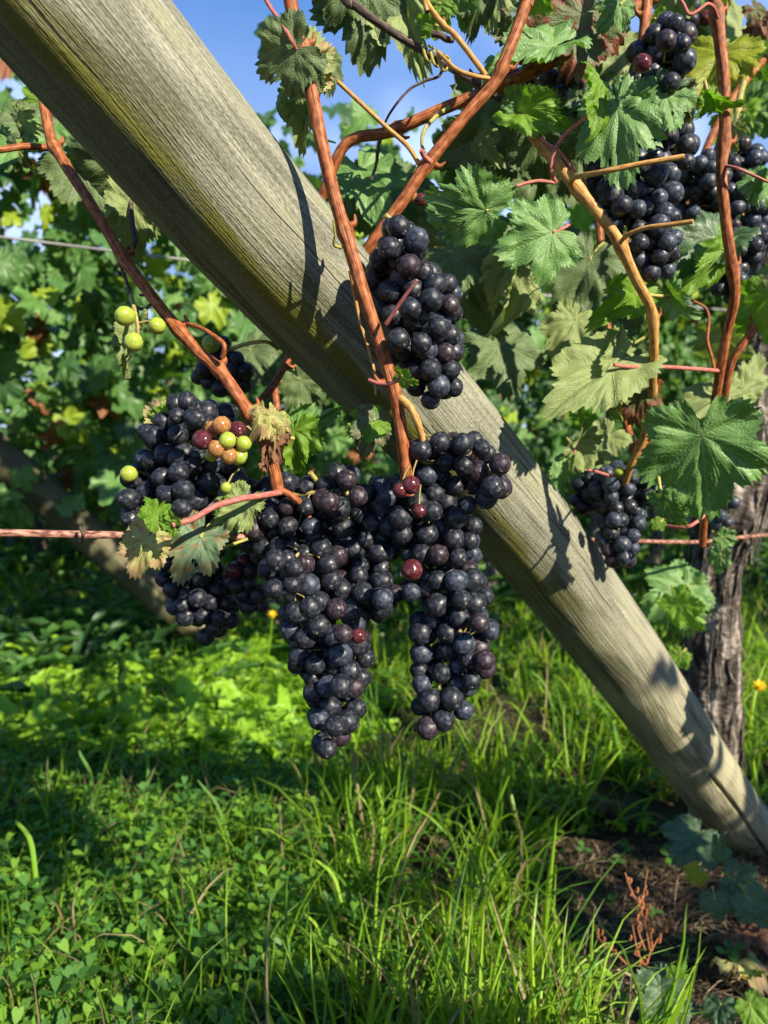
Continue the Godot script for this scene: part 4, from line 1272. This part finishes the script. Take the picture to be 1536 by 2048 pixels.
	leaf("left", 150, 320, 230, 410, 0.71, 0.71, -10, "dusk", {"wx": 0.9})
	leaf("left_side", 60, 240, 10, 180, 0.70, 0.70, 20, "dusk", {"wx": 1.0})
	leaf("left_side", 40, 235, 75, 265, 0.69, 0.68, 30, "under", {"wx": 0.6})
	leaf("left_side", 30, 290, -20, 230, 0.69, 0.7, 10, "top", {})
	leaf("left_side", 35, 300, 30, 352, 0.69, 0.70, 30, "dusk", {"wx": 0.8})
	leaf("left_side", 90, 200, 30, 215, 0.71, 0.70, 10, "young", {"wx": 0.7})
	leaf("left", 272, 660, 232, 742, 0.61, 0.60, 40, "under", {"wx": 0.45, "fold": 0.5, "wave": 0.3, "label": "small shrivelled pale leaf under the unripe green grapes"})
	leaf("left", 340, 850, 285, 800, 0.62, 0.62, 0, "dying", {"wx": 1.0, "sinus": 0.2, "bare": true})
	leaf("left", 345, 845, 288, 880, 0.615, 0.62, 10, "young", {"wx": 0.9, "sinus": 0.3, "bare": true, "label": "yellow green leaf with a brown tip behind the left bunch"})
	leaf("left", 545, 835, 500, 815, 0.575, 0.57, 40, "dying", {"wx": 0.6, "wave": 0.4, "bare": true})
	leaf("left", 540, 830, 565, 890, 0.575, 0.56, -30, "dying", {"wx": 0.7, "wave": 0.5, "curl": 0.6, "holes": 0.05, "bare": true, "label": "crinkled dying leaf, brown and yellow, on the left cane"})
	leaf("left", 555, 880, 510, 925, 0.57, 0.56, 50, "brown", {"wx": 0.5, "wave": 0.5, "curl": 0.8})
	leaf("left", 590, 862, 592, 945, 0.60, 0.60, 15, "young", {"wx": 0.95, "sinus": 0.4, "wave": 0.3, "bare": true})
	leaf("left", 580, 862, 686, 832, 0.61, 0.60, 25, "top", {"wx": 0.55, "sinus": 0.2, "bare": true, "label": "bluish green folded leaf under the leaning post"})
	leaf("left", 590, 858, 552, 900, 0.605, 0.6, -20, "top", {"wx": 0.7})
	leaf("main", 748, 842, 690, 862, 0.59, 0.58, 20, "young", {"wx": 0.8, "bare": true})
	leaf("main", 748, 842, 735, 915, 0.59, 0.585, -25, "old", {"wx": 0.8, "curl": 0.4, "label": "dark leaf with a brown burnt edge in the post's shade"})
	leaf("main", 800, 752, 830, 772, 0.53, 0.525, 40, "young", {"wx": 0.8, "bare": true})
	leaf("left", 315, 1040, 298, 985, 0.52, 0.525, 30, "young", {"wx": 0.7, "wave": 0.4, "bare": true, "label": "tiny twisted young leaf at the end of a red stalk"})
	leaf("left", 345, 1050, 308, 1030, 0.52, 0.52, -30, "young", {"wx": 0.8, "wave": 0.3, "bare": true})
	leaf("left", 485, 1005, 425, 1072, 0.565, 0.555, 10, "under", {"wx": 0.7, "wave": 0.3, "bare": true})
	leaf("left", 470, 1010, 450, 1076, 0.57, 0.565, -20, "young", {"wx": 0.7, "wave": 0.3})
	leaf("wire", 296, 1078, 258, 1160, 0.545, 0.54, 10, "dying", {"wx": 0.75, "sinus": 0.2, "bare": true, "label": "withered cream and brown leaf hanging below the wire"})
	leaf("wire", 400, 1075, 345, 1168, 0.56, 0.55, 10, "old", {"wx": 0.75, "sinus": 0.4, "label": "greyish leaf hanging below the wire"})
	leaf("wire", 290, 1075, 240, 1095, 0.56, 0.55, 30, "old", {"wx": 0.8})
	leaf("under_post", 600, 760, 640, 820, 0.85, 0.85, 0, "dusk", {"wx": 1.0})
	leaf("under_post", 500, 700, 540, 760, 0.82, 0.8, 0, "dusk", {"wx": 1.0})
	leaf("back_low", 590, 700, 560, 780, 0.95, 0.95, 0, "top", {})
	# around the old trunk
	leaf("stock", 1372, 1175, 1288, 1218, 1.12, 1.10, 10, "top", {"wx": 0.9, "sinus": 0.8})
	leaf("stock", 1368, 1180, 1372, 1280, 1.13, 1.12, 0, "top", {"wx": 0.7, "sinus": 0.9})
	leaf("stock", 1356, 1205, 1402, 1268, 1.08, 1.06, 20, "young", {"wx": 0.75, "sinus": 0.9, "label": "yellow green lobed leaf beside the old trunk"})
	leaf("stock", 1440, 1110, 1432, 1150, 0.98, 0.98, 20, "top", {"wx": 0.8})
	leaf("stock", 1445, 1075, 1478, 1090, 0.98, 0.98, 10, "top", {"wx": 0.9})
	leaf("stock", 1320, 1045, 1305, 1060, 0.95, 0.95, 0, "young", {})
	leaf("stock", 1360, 1310, 1340, 1340, 1.2, 1.2, 10, "young", {})
	leaf("stock", 1395, 1670, 1350, 1720, 1.15, 1.12, 10, "shade_top", {"wx": 1.0})
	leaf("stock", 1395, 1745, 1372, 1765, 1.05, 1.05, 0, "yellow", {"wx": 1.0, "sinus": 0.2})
	leaf("stock", 1470, 1760, 1530, 1790, 1.02, 1.0, 10, "shade_top", {})
	leaf("stock", 1440, 1690, 1450, 1750, 1.05, 1.03, 50, "shade_top", {"wx": 0.6})
	leaf("stock", 1500, 1800, 1540, 1860, 0.98, 0.96, 0, "shade_top", {})
	leaf("stock", 1430, 1800, 1440, 1850, 1.0, 0.99, 0, "shade_top", {})
	leaf("stock", 1320, 1975, 1380, 2020, 0.93, 0.9, 0, "shade_top", {})
	leaf("stock", 1340, 1985, 1290, 2030, 0.93, 0.9, 0, "shade_top", {})
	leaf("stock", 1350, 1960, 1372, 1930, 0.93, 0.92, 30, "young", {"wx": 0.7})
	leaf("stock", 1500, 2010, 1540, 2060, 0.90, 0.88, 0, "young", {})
	leaf("stock", 1440, 2010, 1430, 2060, 0.90, 0.88, 30, "shade_top", {})
	# leaves filling the crown above and behind
	rng.seed = 606
	for i in 120:
		var x := rng.randf_range(880, 1620)
		var y := rng.randf_range(-120, 780)
		var d := rng.randf_range(0.98, 1.7)
		var low := 700.0 - (1500.0 - x) * 0.35
		if y > low: continue
		if x > 1380 and i % 2: continue
		if x < 1000 and y < 250: continue
		if y > 380 and rng.randf() < 0.45: continue
		var a := rng.randf_range(-0.9, 0.9)
		var l := rng.randf_range(0.075, 0.10) / d * F * 0.75
		leaf("stock", x, y, x + sin(a) * l, y + cos(a) * l, d, d + rng.randf_range(-0.04, 0.04), rng.randf_range(-55, 55), ["dusk", "top", "under", "dusk", "young", "top"][rng.randi() % 6], {"wx": rng.randf_range(0.8, 1.1), "teeth": 24})
	# the crown goes on above and to the right of what the picture shows
	var lists := {}
	for i in 1150:
		var u := rng.randf_range(-0.5, 4.4)
		var p := Vector3(-0.265, 0, -0.62) + ROW * u
		p.y = rng.randf_range(1.45, 2.0)
		if u > 1.3: p.y = rng.randf_range(0.7, 1.9)
		p += AWAY * (rng.randfn() * 0.12 + 0.22)
		var px := pixel_of(p)
		if px.x > -150 and px.x < 1650 and px.y > -130 and px.y < 2100: continue
		var key: String = ["far_dark", "far_mid", "far_light"][rng.randi() % 3]
		if not lists.has(key): lists[key] = []
		lists[key].append(Transform3D(spread_leaf(Vector3(0.35, 0.35, 0.7), rng.randf_range(0.055, 0.085)), p - (canes["stock"] as Node3D).position))
	for q in [[0.70, 0.64, -0.80], [0.76, 0.60, -0.74], [0.80, 0.72, -0.70], [0.72, 0.50, -0.78], [0.90, 0.72, -0.62], [0.84, 0.56, -0.66], [0.95, 0.82, -0.58]]:  # leaves added out of view to throw shade on the post foot
		lists["far_mid"].append(Transform3D(spread_leaf(Vector3(0.5, 0.5, 0.6), 0.06, 0.4), Vector3(q[0], q[1], q[2]) - (canes["stock"] as Node3D).position))
	for key in lists: stuff("foliage", far_leaves[key][0], lists[key], canes["stock"])
	# unseen row behind the camera, its foliage shaped to shade the near ground
	for q in [[0.60, 170, 0.42], [1.2, 10, 0.16], [1.82, 210, 0.45], [2.7, 110, 0.42]]:
		row_vine("unseen vine of the row behind the viewer, %s from the left" % {0.6: "first", 1.2: "second", 1.82: "third", 2.7: "fourth"}[q[0]], Vector3(-0.265, 0, -0.5) - AWAY * 2.0 + ROW * q[0], 0, q[1], 0.7, 1.70, 0.12, 700 + int(q[0] * 10), "unseen vines behind the viewer", 0.0, q[2])

func build_bunches() -> void:
	var dark := {"black": 0.72, "plum": 0.12, "blue": 0.16}
	var blue := {"blue": 0.5, "black": 0.38, "plum": 0.12}
	bunch("plump black bunch hanging highest, in front of the post beside the main cane", [[797, 478, 46, 0.575], [800, 545, 72, 0.58], [835, 615, 86, 0.58], [850, 690, 80, 0.58], [868, 752, 62, 0.575]], 0.0088, dark,
		[[797, 454, 23, 0.545, "black"], [832, 480, 26, 0.545, "blue"], [780, 497, 23, 0.545, "black"], [818, 532, 23, 0.545, "plum"], [870, 570, 23, 0.55, "black"], [820, 618, 23, 0.54, "black"], [862, 600, 24, 0.545, "black"], [797, 680, 24, 0.54, "black"], [842, 686, 21, 0.54, "black"], [876, 655, 22, 0.545, "black"]], [[770, 430, 0.57], [790, 450, 0.575]], 140)
	bunch("long black bunch hanging at the right of the main cluster, its shoulder on the post", [[850, 925, 52, 0.60], [925, 925, 66, 0.605], [975, 965, 50, 0.60], [830, 1015, 80, 0.615], [905, 1040, 60, 0.615], [885, 1110, 78, 0.615], [845, 1180, 50, 0.615], [910, 1190, 76, 0.61], [860, 1270, 58, 0.615], [925, 1265, 72, 0.61], [920, 1330, 68, 0.61], [870, 1345, 50, 0.61], [885, 1395, 62, 0.605], [865, 1430, 46, 0.60]], 0.0086, {"black": 0.58, "plum": 0.17, "blue": 0.25},
		[[822, 970, 19, 0.55, "red", "dark red grape"], [824, 1140, 22, 0.555, "red", "single dull red grape"], [800, 980, 15, 0.55, "red", "shrivelled red grape"], [838, 1022, 14, 0.55, "red", "shrivelled red grape"], [1000, 928, 22, 0.58, "plum"], [985, 975, 25, 0.565, "black"], [880, 884, 21, 0.57, "black"], [925, 888, 23, 0.57, "black"], [962, 896, 19, 0.575, "black"], [840, 900, 23, 0.565, "black"], [970, 1320, 20, 0.58, "plum"], [958, 1245, 20, 0.575, "plum"]], [[845, 870, 0.57], [848, 900, 0.59]], 285, 0.2)
	bunch("heavy black bunch hanging lowest in the middle with broad shoulders", [[590, 990, 48, 0.62], [690, 985, 62, 0.61], [740, 1040, 60, 0.63], [770, 1000, 52, 0.63], [790, 1075, 50, 0.64], [500, 985, 42, 0.65], [545, 975, 40, 0.65], [525, 1020, 48, 0.635], [525, 1095, 44, 0.635], [555, 1065, 66, 0.625], [640, 1060, 78, 0.625], [560, 1150, 50, 0.585], [640, 1150, 80, 0.62], [735, 1110, 62, 0.63], [735, 1185, 70, 0.62], [650, 1235, 90, 0.615], [665, 1310, 86, 0.61], [670, 1380, 70, 0.605], [668, 1440, 56, 0.60], [660, 1480, 36, 0.60]], 0.0087, {"black": 0.68, "plum": 0.14, "blue": 0.18},
		[[552, 1120, 22, 0.55, "black"], [588, 1136, 20, 0.55, "black"], [548, 1178, 20, 0.55, "black"], [584, 1170, 19, 0.55, "black"], [620, 1215, 23, 0.55, "black"], [658, 1005, 22, 0.555, "plum"], [716, 993, 20, 0.56, "plum"], [686, 1268, 20, 0.55, "plum"], [716, 1272, 16, 0.555, "red"], [682, 1372, 23, 0.56, "black"], [670, 1452, 21, 0.56, "black"], [655, 1497, 20, 0.565, "black"], [766, 1198, 21, 0.56, "blue"]], [[620, 945, 0.61], [640, 980, 0.62]], 300, 0.2)
	bunch("ripening black bunch at the left with a cluster of red, amber and green grapes", [[375, 825, 46, 0.61], [430, 860, 62, 0.625], [350, 900, 74, 0.62], [310, 960, 66, 0.62], [380, 965, 76, 0.605], [295, 1015, 54, 0.615], [390, 1035, 56, 0.61], [445, 955, 58, 0.625]], 0.0088, {"black": 0.9, "blue": 0.05, "plum": 0.05},
		[[404, 880, 20, 0.545, "red", "bright red grape"], [443, 851, 19, 0.55, "amber", "amber grape"], [424, 858, 16, 0.56, "amber", "amber grape"], [475, 860, 18, 0.565, "red", "dark red grape"], [455, 881, 17, 0.545, "green", "unripe green grape"], [487, 887, 16, 0.555, "green", "unripe green grape"], [432, 897, 17, 0.545, "amber", "amber grape"], [458, 912, 17, 0.55, "amber", "amber grape"], [478, 912, 17, 0.56, "green", "unripe green grape"], [424, 910, 14, 0.56, "green", "unripe green grape"], [258, 948, 17, 0.60, "green", "unripe green grape"], [452, 975, 11, 0.56, "green", "small hard green grape"],
		[390, 836, 23, 0.555, "black"], [355, 832, 17, 0.56, "black"], [375, 803, 20, 0.565, "black"], [357, 945, 21, 0.55, "black"], [367, 980, 22, 0.545, "black"], [363, 1016, 21, 0.545, "black"], [335, 990, 19, 0.55, "black"], [258, 998, 22, 0.59, "black"], [262, 1038, 20, 0.595, "black"]], [[520, 880, 0.60], [480, 850, 0.62]], 230, 0.2)
	bunch("three unripe green grapes hanging alone left of the left cane", [], 0.008, {"green": 1.0}, [[250, 632, 20, 0.575, "green"], [267, 684, 19, 0.575, "green"], [314, 652, 17, 0.60, "green"]], [[262, 592, 0.63], [270, 625, 0.59], [275, 650, 0.585], [277, 670, 0.585]])
	bunch("small dark bunch in the shade behind the left cane", [[440, 715, 44, 0.74], [470, 745, 42, 0.74], [420, 745, 38, 0.74], [455, 775, 34, 0.74]], 0.0088, dark, [[422, 688, 18, 0.70, "green"]], [[470, 695, 0.72]], 70)
	bunch("shaded black bunch low at the left under the withered leaves", [[385, 1110, 66, 0.70], [340, 1150, 34, 0.69], [395, 1185, 66, 0.70], [430, 1225, 52, 0.70], [425, 1255, 36, 0.70]], 0.0088, {"black": 0.8, "blue": 0.2}, [], [[430, 1050, 0.68]], 140)
	bunch("little reddish bunch hidden between the left and middle bunches", [[485, 1150, 42, 0.69], [505, 1195, 36, 0.69], [520, 1110, 40, 0.69]], 0.0082, {"plum": 0.6, "black": 0.3, "red": 0.1}, [], [[520, 1060, 0.68]], 60)
	bunch("bluish black bunch at the right behind the post, one yellow green grape on top", [[1185, 985, 48, 0.90], [1235, 975, 52, 0.85], [1275, 985, 50, 0.85], [1240, 1030, 50, 0.85], [1238, 1075, 46, 0.85], [1243, 1110, 34, 0.85]], 0.0092, blue, [[1238, 943, 11, 0.81, "green", "single yellow green grape"], [1222, 970, 17, 0.81, "blue"], [1228, 1040, 16, 0.81, "blue"]], [[1252, 950, 0.82]], 150)
	bunch("topmost right bunch of plump dusty grapes under the knotty cane", [[1330, 85, 54, 0.60], [1350, 120, 46, 0.60], [1285, 130, 44, 0.61], [1340, 165, 30, 0.60]], 0.0086, blue, [[1332, 82, 20, 0.565, "plum"], [1284, 127, 18, 0.57, "red", "dull red grape"], [1350, 48, 18, 0.58, "black"], [1364, 88, 17, 0.575, "black"]], [[1285, 75, 0.6]], 80)
	bunch("large dusty black bunch at the upper right behind the broad leaf", [[1330, 290, 62, 0.67], [1360, 300, 40, 0.66], [1235, 350, 66, 0.68], [1290, 370, 72, 0.67], [1255, 420, 66, 0.67], [1300, 430, 58, 0.67], [1300, 490, 56, 0.665], [1310, 535, 42, 0.665]], 0.0088, blue, [[1372, 290, 19, 0.62, "black"], [1245, 410, 19, 0.62, "black"], [1372, 325, 17, 0.62, "black"]], [[1335, 220, 0.66]], 230)
	bunch("far right bunch in half shade behind the upright cane", [[1400, 360, 52, 0.84], [1475, 335, 58, 0.85], [1390, 405, 46, 0.85], [1480, 420, 60, 0.84], [1480, 490, 56, 0.84], [1462, 560, 44, 0.84], [1525, 400, 48, 0.85]], 0.009, blue, [], [[1440, 300, 0.93]], 190)
	bunch("bluish grapes half hidden behind the arching cane", [[1112, 158, 34, 0.695], [1138, 158, 36, 0.69], [1040, 165, 34, 0.72], [1125, 178, 30, 0.69]], 0.0084, {"blue": 0.75, "plum": 0.25}, [], [[1110, 110, 0.74]], 60)
	bunch("few dark grapes against the sky at the top right", [[1385, 30, 26, 0.95], [1410, 38, 18, 0.95]], 0.009, {"black": 0.6, "red": 0.4}, [], [[1380, -10, 0.95]], 12)
	bunch("bluish grapes peeping out below the largest green leaf", [[1448, 1000, 26, 1.08], [1440, 1040, 22, 1.08]], 0.009, {"blue": 1.0}, [], [[1450, 960, 1.08]], 20)
	bunch("dark grapes in the leaf shade above the two lit leaves", [[1040, 360, 32, 0.86], [1065, 350, 26, 0.86]], 0.009, dark, [], [[1045, 320, 0.86]], 20)
	bunch("two pinkish grapes behind the slanting orange cane", [], 0.008, {"red": 1.0}, [[822, 392, 12, 0.72, "amber"], [842, 400, 13, 0.72, "red"]], [[840, 360, 0.73], [832, 385, 0.73]])

func build_small() -> void:
	rng.seed = 515
	# rosettes of long leaves in the sunny patches
	var wl := [weed_leaf(3, M.weed, 0.45), weed_leaf(4, M.weed, 0.2), weed_leaf(5, M.grass_c, 0.35)]
	var spots := [[330, 1370], [400, 1340], [460, 1330], [520, 1360], [440, 1420], [560, 1440], [250, 1470], [150, 1500], [60, 1500], [110, 1450], [210, 1440], [20, 1470], [380, 1400], [500, 1290], [180, 1540], [1080, 1640], [1180, 1940], [90, 1300], [520, 1420], [290, 1420]]
	for i in spots.size():
		var p := on_ground(spots[i][0], spots[i][1] + 40)
		var t := thing("weed_plant", "leafy weed rosette among the grass and clover", "weed", p, "weed rosettes in the grass")
		t.set_meta("label", "leafy weed rosette, %s" % ["behind the lowest left bunch", "in front of the left cluster's sunny patch", "left of the yellow flower stem", "below the yellow flower", "in the sunny patch's middle", "left of the lowest bunch tip", "right in the left sunny patch", "in the middle of the left sunny patch", "near the left edge in sun", "behind the others of the left patch", "at the right end of the left patch", "cut by the left edge", "between the two sunny patches", "under the yellow flower", "in front of the left sunny patch", "in the shade below the post", "small, beside the dry brown weed", "far back at the left by fallen leaves", "right of the sunny patch's middle", "at the near edge of the sunny patch"][i])
		for k in rng.randi_range(7, 11):
			var s := rng.randf_range(0.10, 0.20) * clampf(p.length() / 2.0 - 0.3, 0.25, 1.0)
			part("leaf", wl[i % 3], t, Transform3D((Basis(Vector3.UP, TAU * k / 9.0 + rng.randf()) * Basis(Vector3(0, 0, 1), rng.randf_range(-0.35, 0.25))).scaled_local(Vector3(s, s, s * 1.3)), Vector3.ZERO))
	# yellow flowers
	for f in [[545, 1232, 2.2, 505, 1340, "yellow dandelion flower on a tall thin stem behind the middle bunch"], [1517, 1376, 1.5, 1500, 1480, "yellow flower beside the old trunk at the right edge"], [325, 1430, 2.4, 330, 1450, "small yellow flower low in the shade at the left"]]:
		var head := P(f[0], f[1], f[2])
		var foot := P(f[3], f[4] + 60, f[2] + 0.05)
		foot.y = 0.0
		var t := thing("dandelion", f[5], "flower", foot)
		part("stem", stick([Vector3.ZERO, (head - foot) * 0.5 + Vector3(0.015, 0, 0), head - foot], 0.0022, 0.0016, M.grass_c, 6), t)
		var c := part("flower_head", stick([Vector3(0, -0.004, 0), Vector3(0, 0.004, 0)], 0.006, 0.007, M.petal, 10, 3), t, Transform3D(Basis(Vector3.RIGHT, 0.5), head - foot))
		for k in 18:
			var a := TAU * k / 18.0
			part("petal", blade(0.7, 0.16, M.petal, 3), c, Transform3D((Basis(Vector3.UP, a) * Basis(Vector3(0, 0, 1), -1.15 + 0.3 * (k % 3))).scaled_local(Vector3.ONE * 0.017), Vector3(0, 0.003, 0)))
	for f in [[403, 1388, "pink clover blossom in the sunny patch"], [132, 1378, "pink clover blossom in the shade at the left"]]:
		var p := on_ground(f[0], f[1] + 25)
		var t := thing("clover_blossom", f[2], "flower", p, "clover blossoms")
		part("stem", stick([Vector3.ZERO, Vector3(0.004, 0.03, 0), Vector3(0, 0.06, 0)], 0.0012, 0.001, M.grass_c, 5), t)
		var h := part("flower_head", stick([Vector3(0, 0.056, 0), Vector3(0, 0.066, 0), Vector3(0, 0.074, 0)], 0.006, 0.004, M.pink, 8, 4), t)
		for k in 16: part("petal", blade(0.5, 0.2, M.pink, 2), h, Transform3D((Basis(Vector3.UP, k * 2.4) * Basis(Vector3(0, 0, 1), -0.2 - k * 0.08)).scaled_local(Vector3.ONE * 0.013), Vector3(0, 0.063, 0)))
	# long single grass stalks
	for s in [[395, 1560, 470, 1740, 1.35, "long bending grass blade curving over at the lower left", 0.0026, "grass_a"], [285, 1480, 290, 1640, 1.5, "upright wide grass blade at the left", 0.0026, "grass_a"], [158, 1500, 185, 1660, 1.4, "tall pointed grass blade left of the bending one", 0.0030, "grass_a"], [30, 1640, 75, 1790, 1.15, "broad grass blade near the left edge", 0.0036, "grass_b"], [680, 1500, 683, 1600, 1.6, "broad grass blade under the lowest bunch tip", 0.0034, "grass_a"],
		[710, 1580, 750, 1720, 1.3, "grass stalk with segments below the lowest bunch", 0.0022, "grass_c"], [755, 1570, 758, 1740, 1.3, "straight thin grass stalk below the lowest bunch", 0.002, "grass_c"], [630, 1720, 690, 1860, 1.1, "seed stalk leaning left in the bright grass", 0.0024, "grass_c"], [660, 1650, 655, 1790, 1.25, "pale dry stalk in the middle grass", 0.0018, "grass_dry"], [610, 1830, 640, 1960, 1.02, "jointed stalk low in the bright grass", 0.0022, "grass_c"],
		[1180, 1400, 1240, 1500, 1.7, "arching grass blade right of the long bunch", 0.0026, "grass_a"], [1060, 1340, 1110, 1440, 2.0, "tall looped grass blade behind the long bunch", 0.0030, "grass_a"], [1232, 1942, 1290, 2060, 0.92, "pale pink dry stalk at the bottom right", 0.0022, "grass_dry"], [1145, 1945, 1235, 1990, 0.95, "wide lit grass blade beside the dry weed", 0.0036, "grass_b"]]:
		var tip := P(s[0], s[1], s[4])
		var foot := P(s[2], s[3], s[4])
		var t := thing("grass_blade", s[5], "grass", foot, "single tall grass blades")
		var g := Geo.new()
		var up := (tip - foot)
		var pts := catmull([Vector3(0, -0.06, 0) - up * 0.25, Vector3.ZERO + Vector3(0, 0.01, 0), up * 0.55 + Vector3(0.01, 0.02, 0), up * 0.86 + Vector3(0, 0.012, 0), up], 16)
		for i in 16:
			var f := i / 15.0
			var w: float = s[6] * (1.0 - pow(f, 3.0)) + 0.0004
			var nn := Vector3(0.3, 0.3, 0.9).normalized()
			var side := up.cross(nn).normalized().rotated(up.normalized(), 0.7 * sin(f * 2.5 + s[0]))
			for e in [-1, 1]: g.add(pts[i] + side * w * e, (nn + side * 0.3 * e).normalized())
		for i in 15: g.quad(i * 2, i * 2 + 1, i * 2 + 3, i * 2 + 2)
		part("blade", g.done(M[s[7]]), t)
	# dry weed at the lower right
	var dp := on_ground(1290, 1910)
	var t := thing("dry_weed", "withered rust brown weed with seed heads in the straw at the lower right", "weed", dp)
	for b in [[[1300, 1900], [1285, 1830], [1262, 1780], [1250, 1745]], [[1290, 1900], [1275, 1850], [1285, 1800], [1295, 1740]], [[1300, 1905], [1320, 1870], [1345, 1835], [1362, 1805]], [[1300, 1905], [1290, 1930], [1275, 1900], [1265, 1850]], [[1305, 1900], [1300, 1860], [1290, 1820], [1280, 1800]], [[1255, 1930], [1225, 1900], [1200, 1880], [1190, 1850]]]:
		var c := []
		for q in b: c.append(P(q[0], q[1], 1.03) - dp)
		var s := part("stem", stick(c, 0.0014, 0.0009, M.rust_weed, 5, 16), t)
		var pts := catmull(c, 16)
		for k in 9:
			var p := pts[4 + k] + Vector3(rng.randfn(), rng.randfn(), rng.randfn()) * 0.003
			part("seed_head", stick([p, p + Vector3(0.002, 0.004, 0.001), p + Vector3(0.001, 0.007, 0)], 0.0022, 0.001, M.rust_weed, 6, 4), s)
	# fallen leaves
	for f in [[60, 1262, "top", "pale fallen vine leaf in the grass at the left edge", "under"], [170, 1255, "a", "second pale fallen leaf right of the one at the left edge", "dying"], [110, 1430, "b", "brown fallen leaf on bare soil at the left", "brown"], [990, 1130, "c", "brown fallen leaf behind the long bunch", "brown"], [1215, 1640, "d", "rust brown fallen leaf at the foot of the old trunk", "brown"], [1480, 1905, "e", "curled brown fallen leaf at the right edge", "brown"], [1470, 1960, "f", "pale curled dead leaf low at the right", "dying"], [520, 1560, "g", "brown fallen leaf under the lowest bunch", "brown"], [300, 1710, "h", "yellow fallen leaf among the clover", "yellow"]]:
		var p := on_ground(f[0], f[1]) + Vector3(0, 0.035, 0)
		leaf_seed += 1
		var o := part(numbered("fallen_leaf"), leaf_mesh(leaf_seed, M[f[4]], 0.055, 1.0, 0.2, 0.5, 0.2, 0.35, 0.4, 0.0, 24, 6), self, Transform3D(Basis(Vector3.UP, rng.randf() * TAU) * Basis(Vector3.RIGHT, -1.1), p))
		tag(o, f[3], "leaf", "fallen vine leaves")
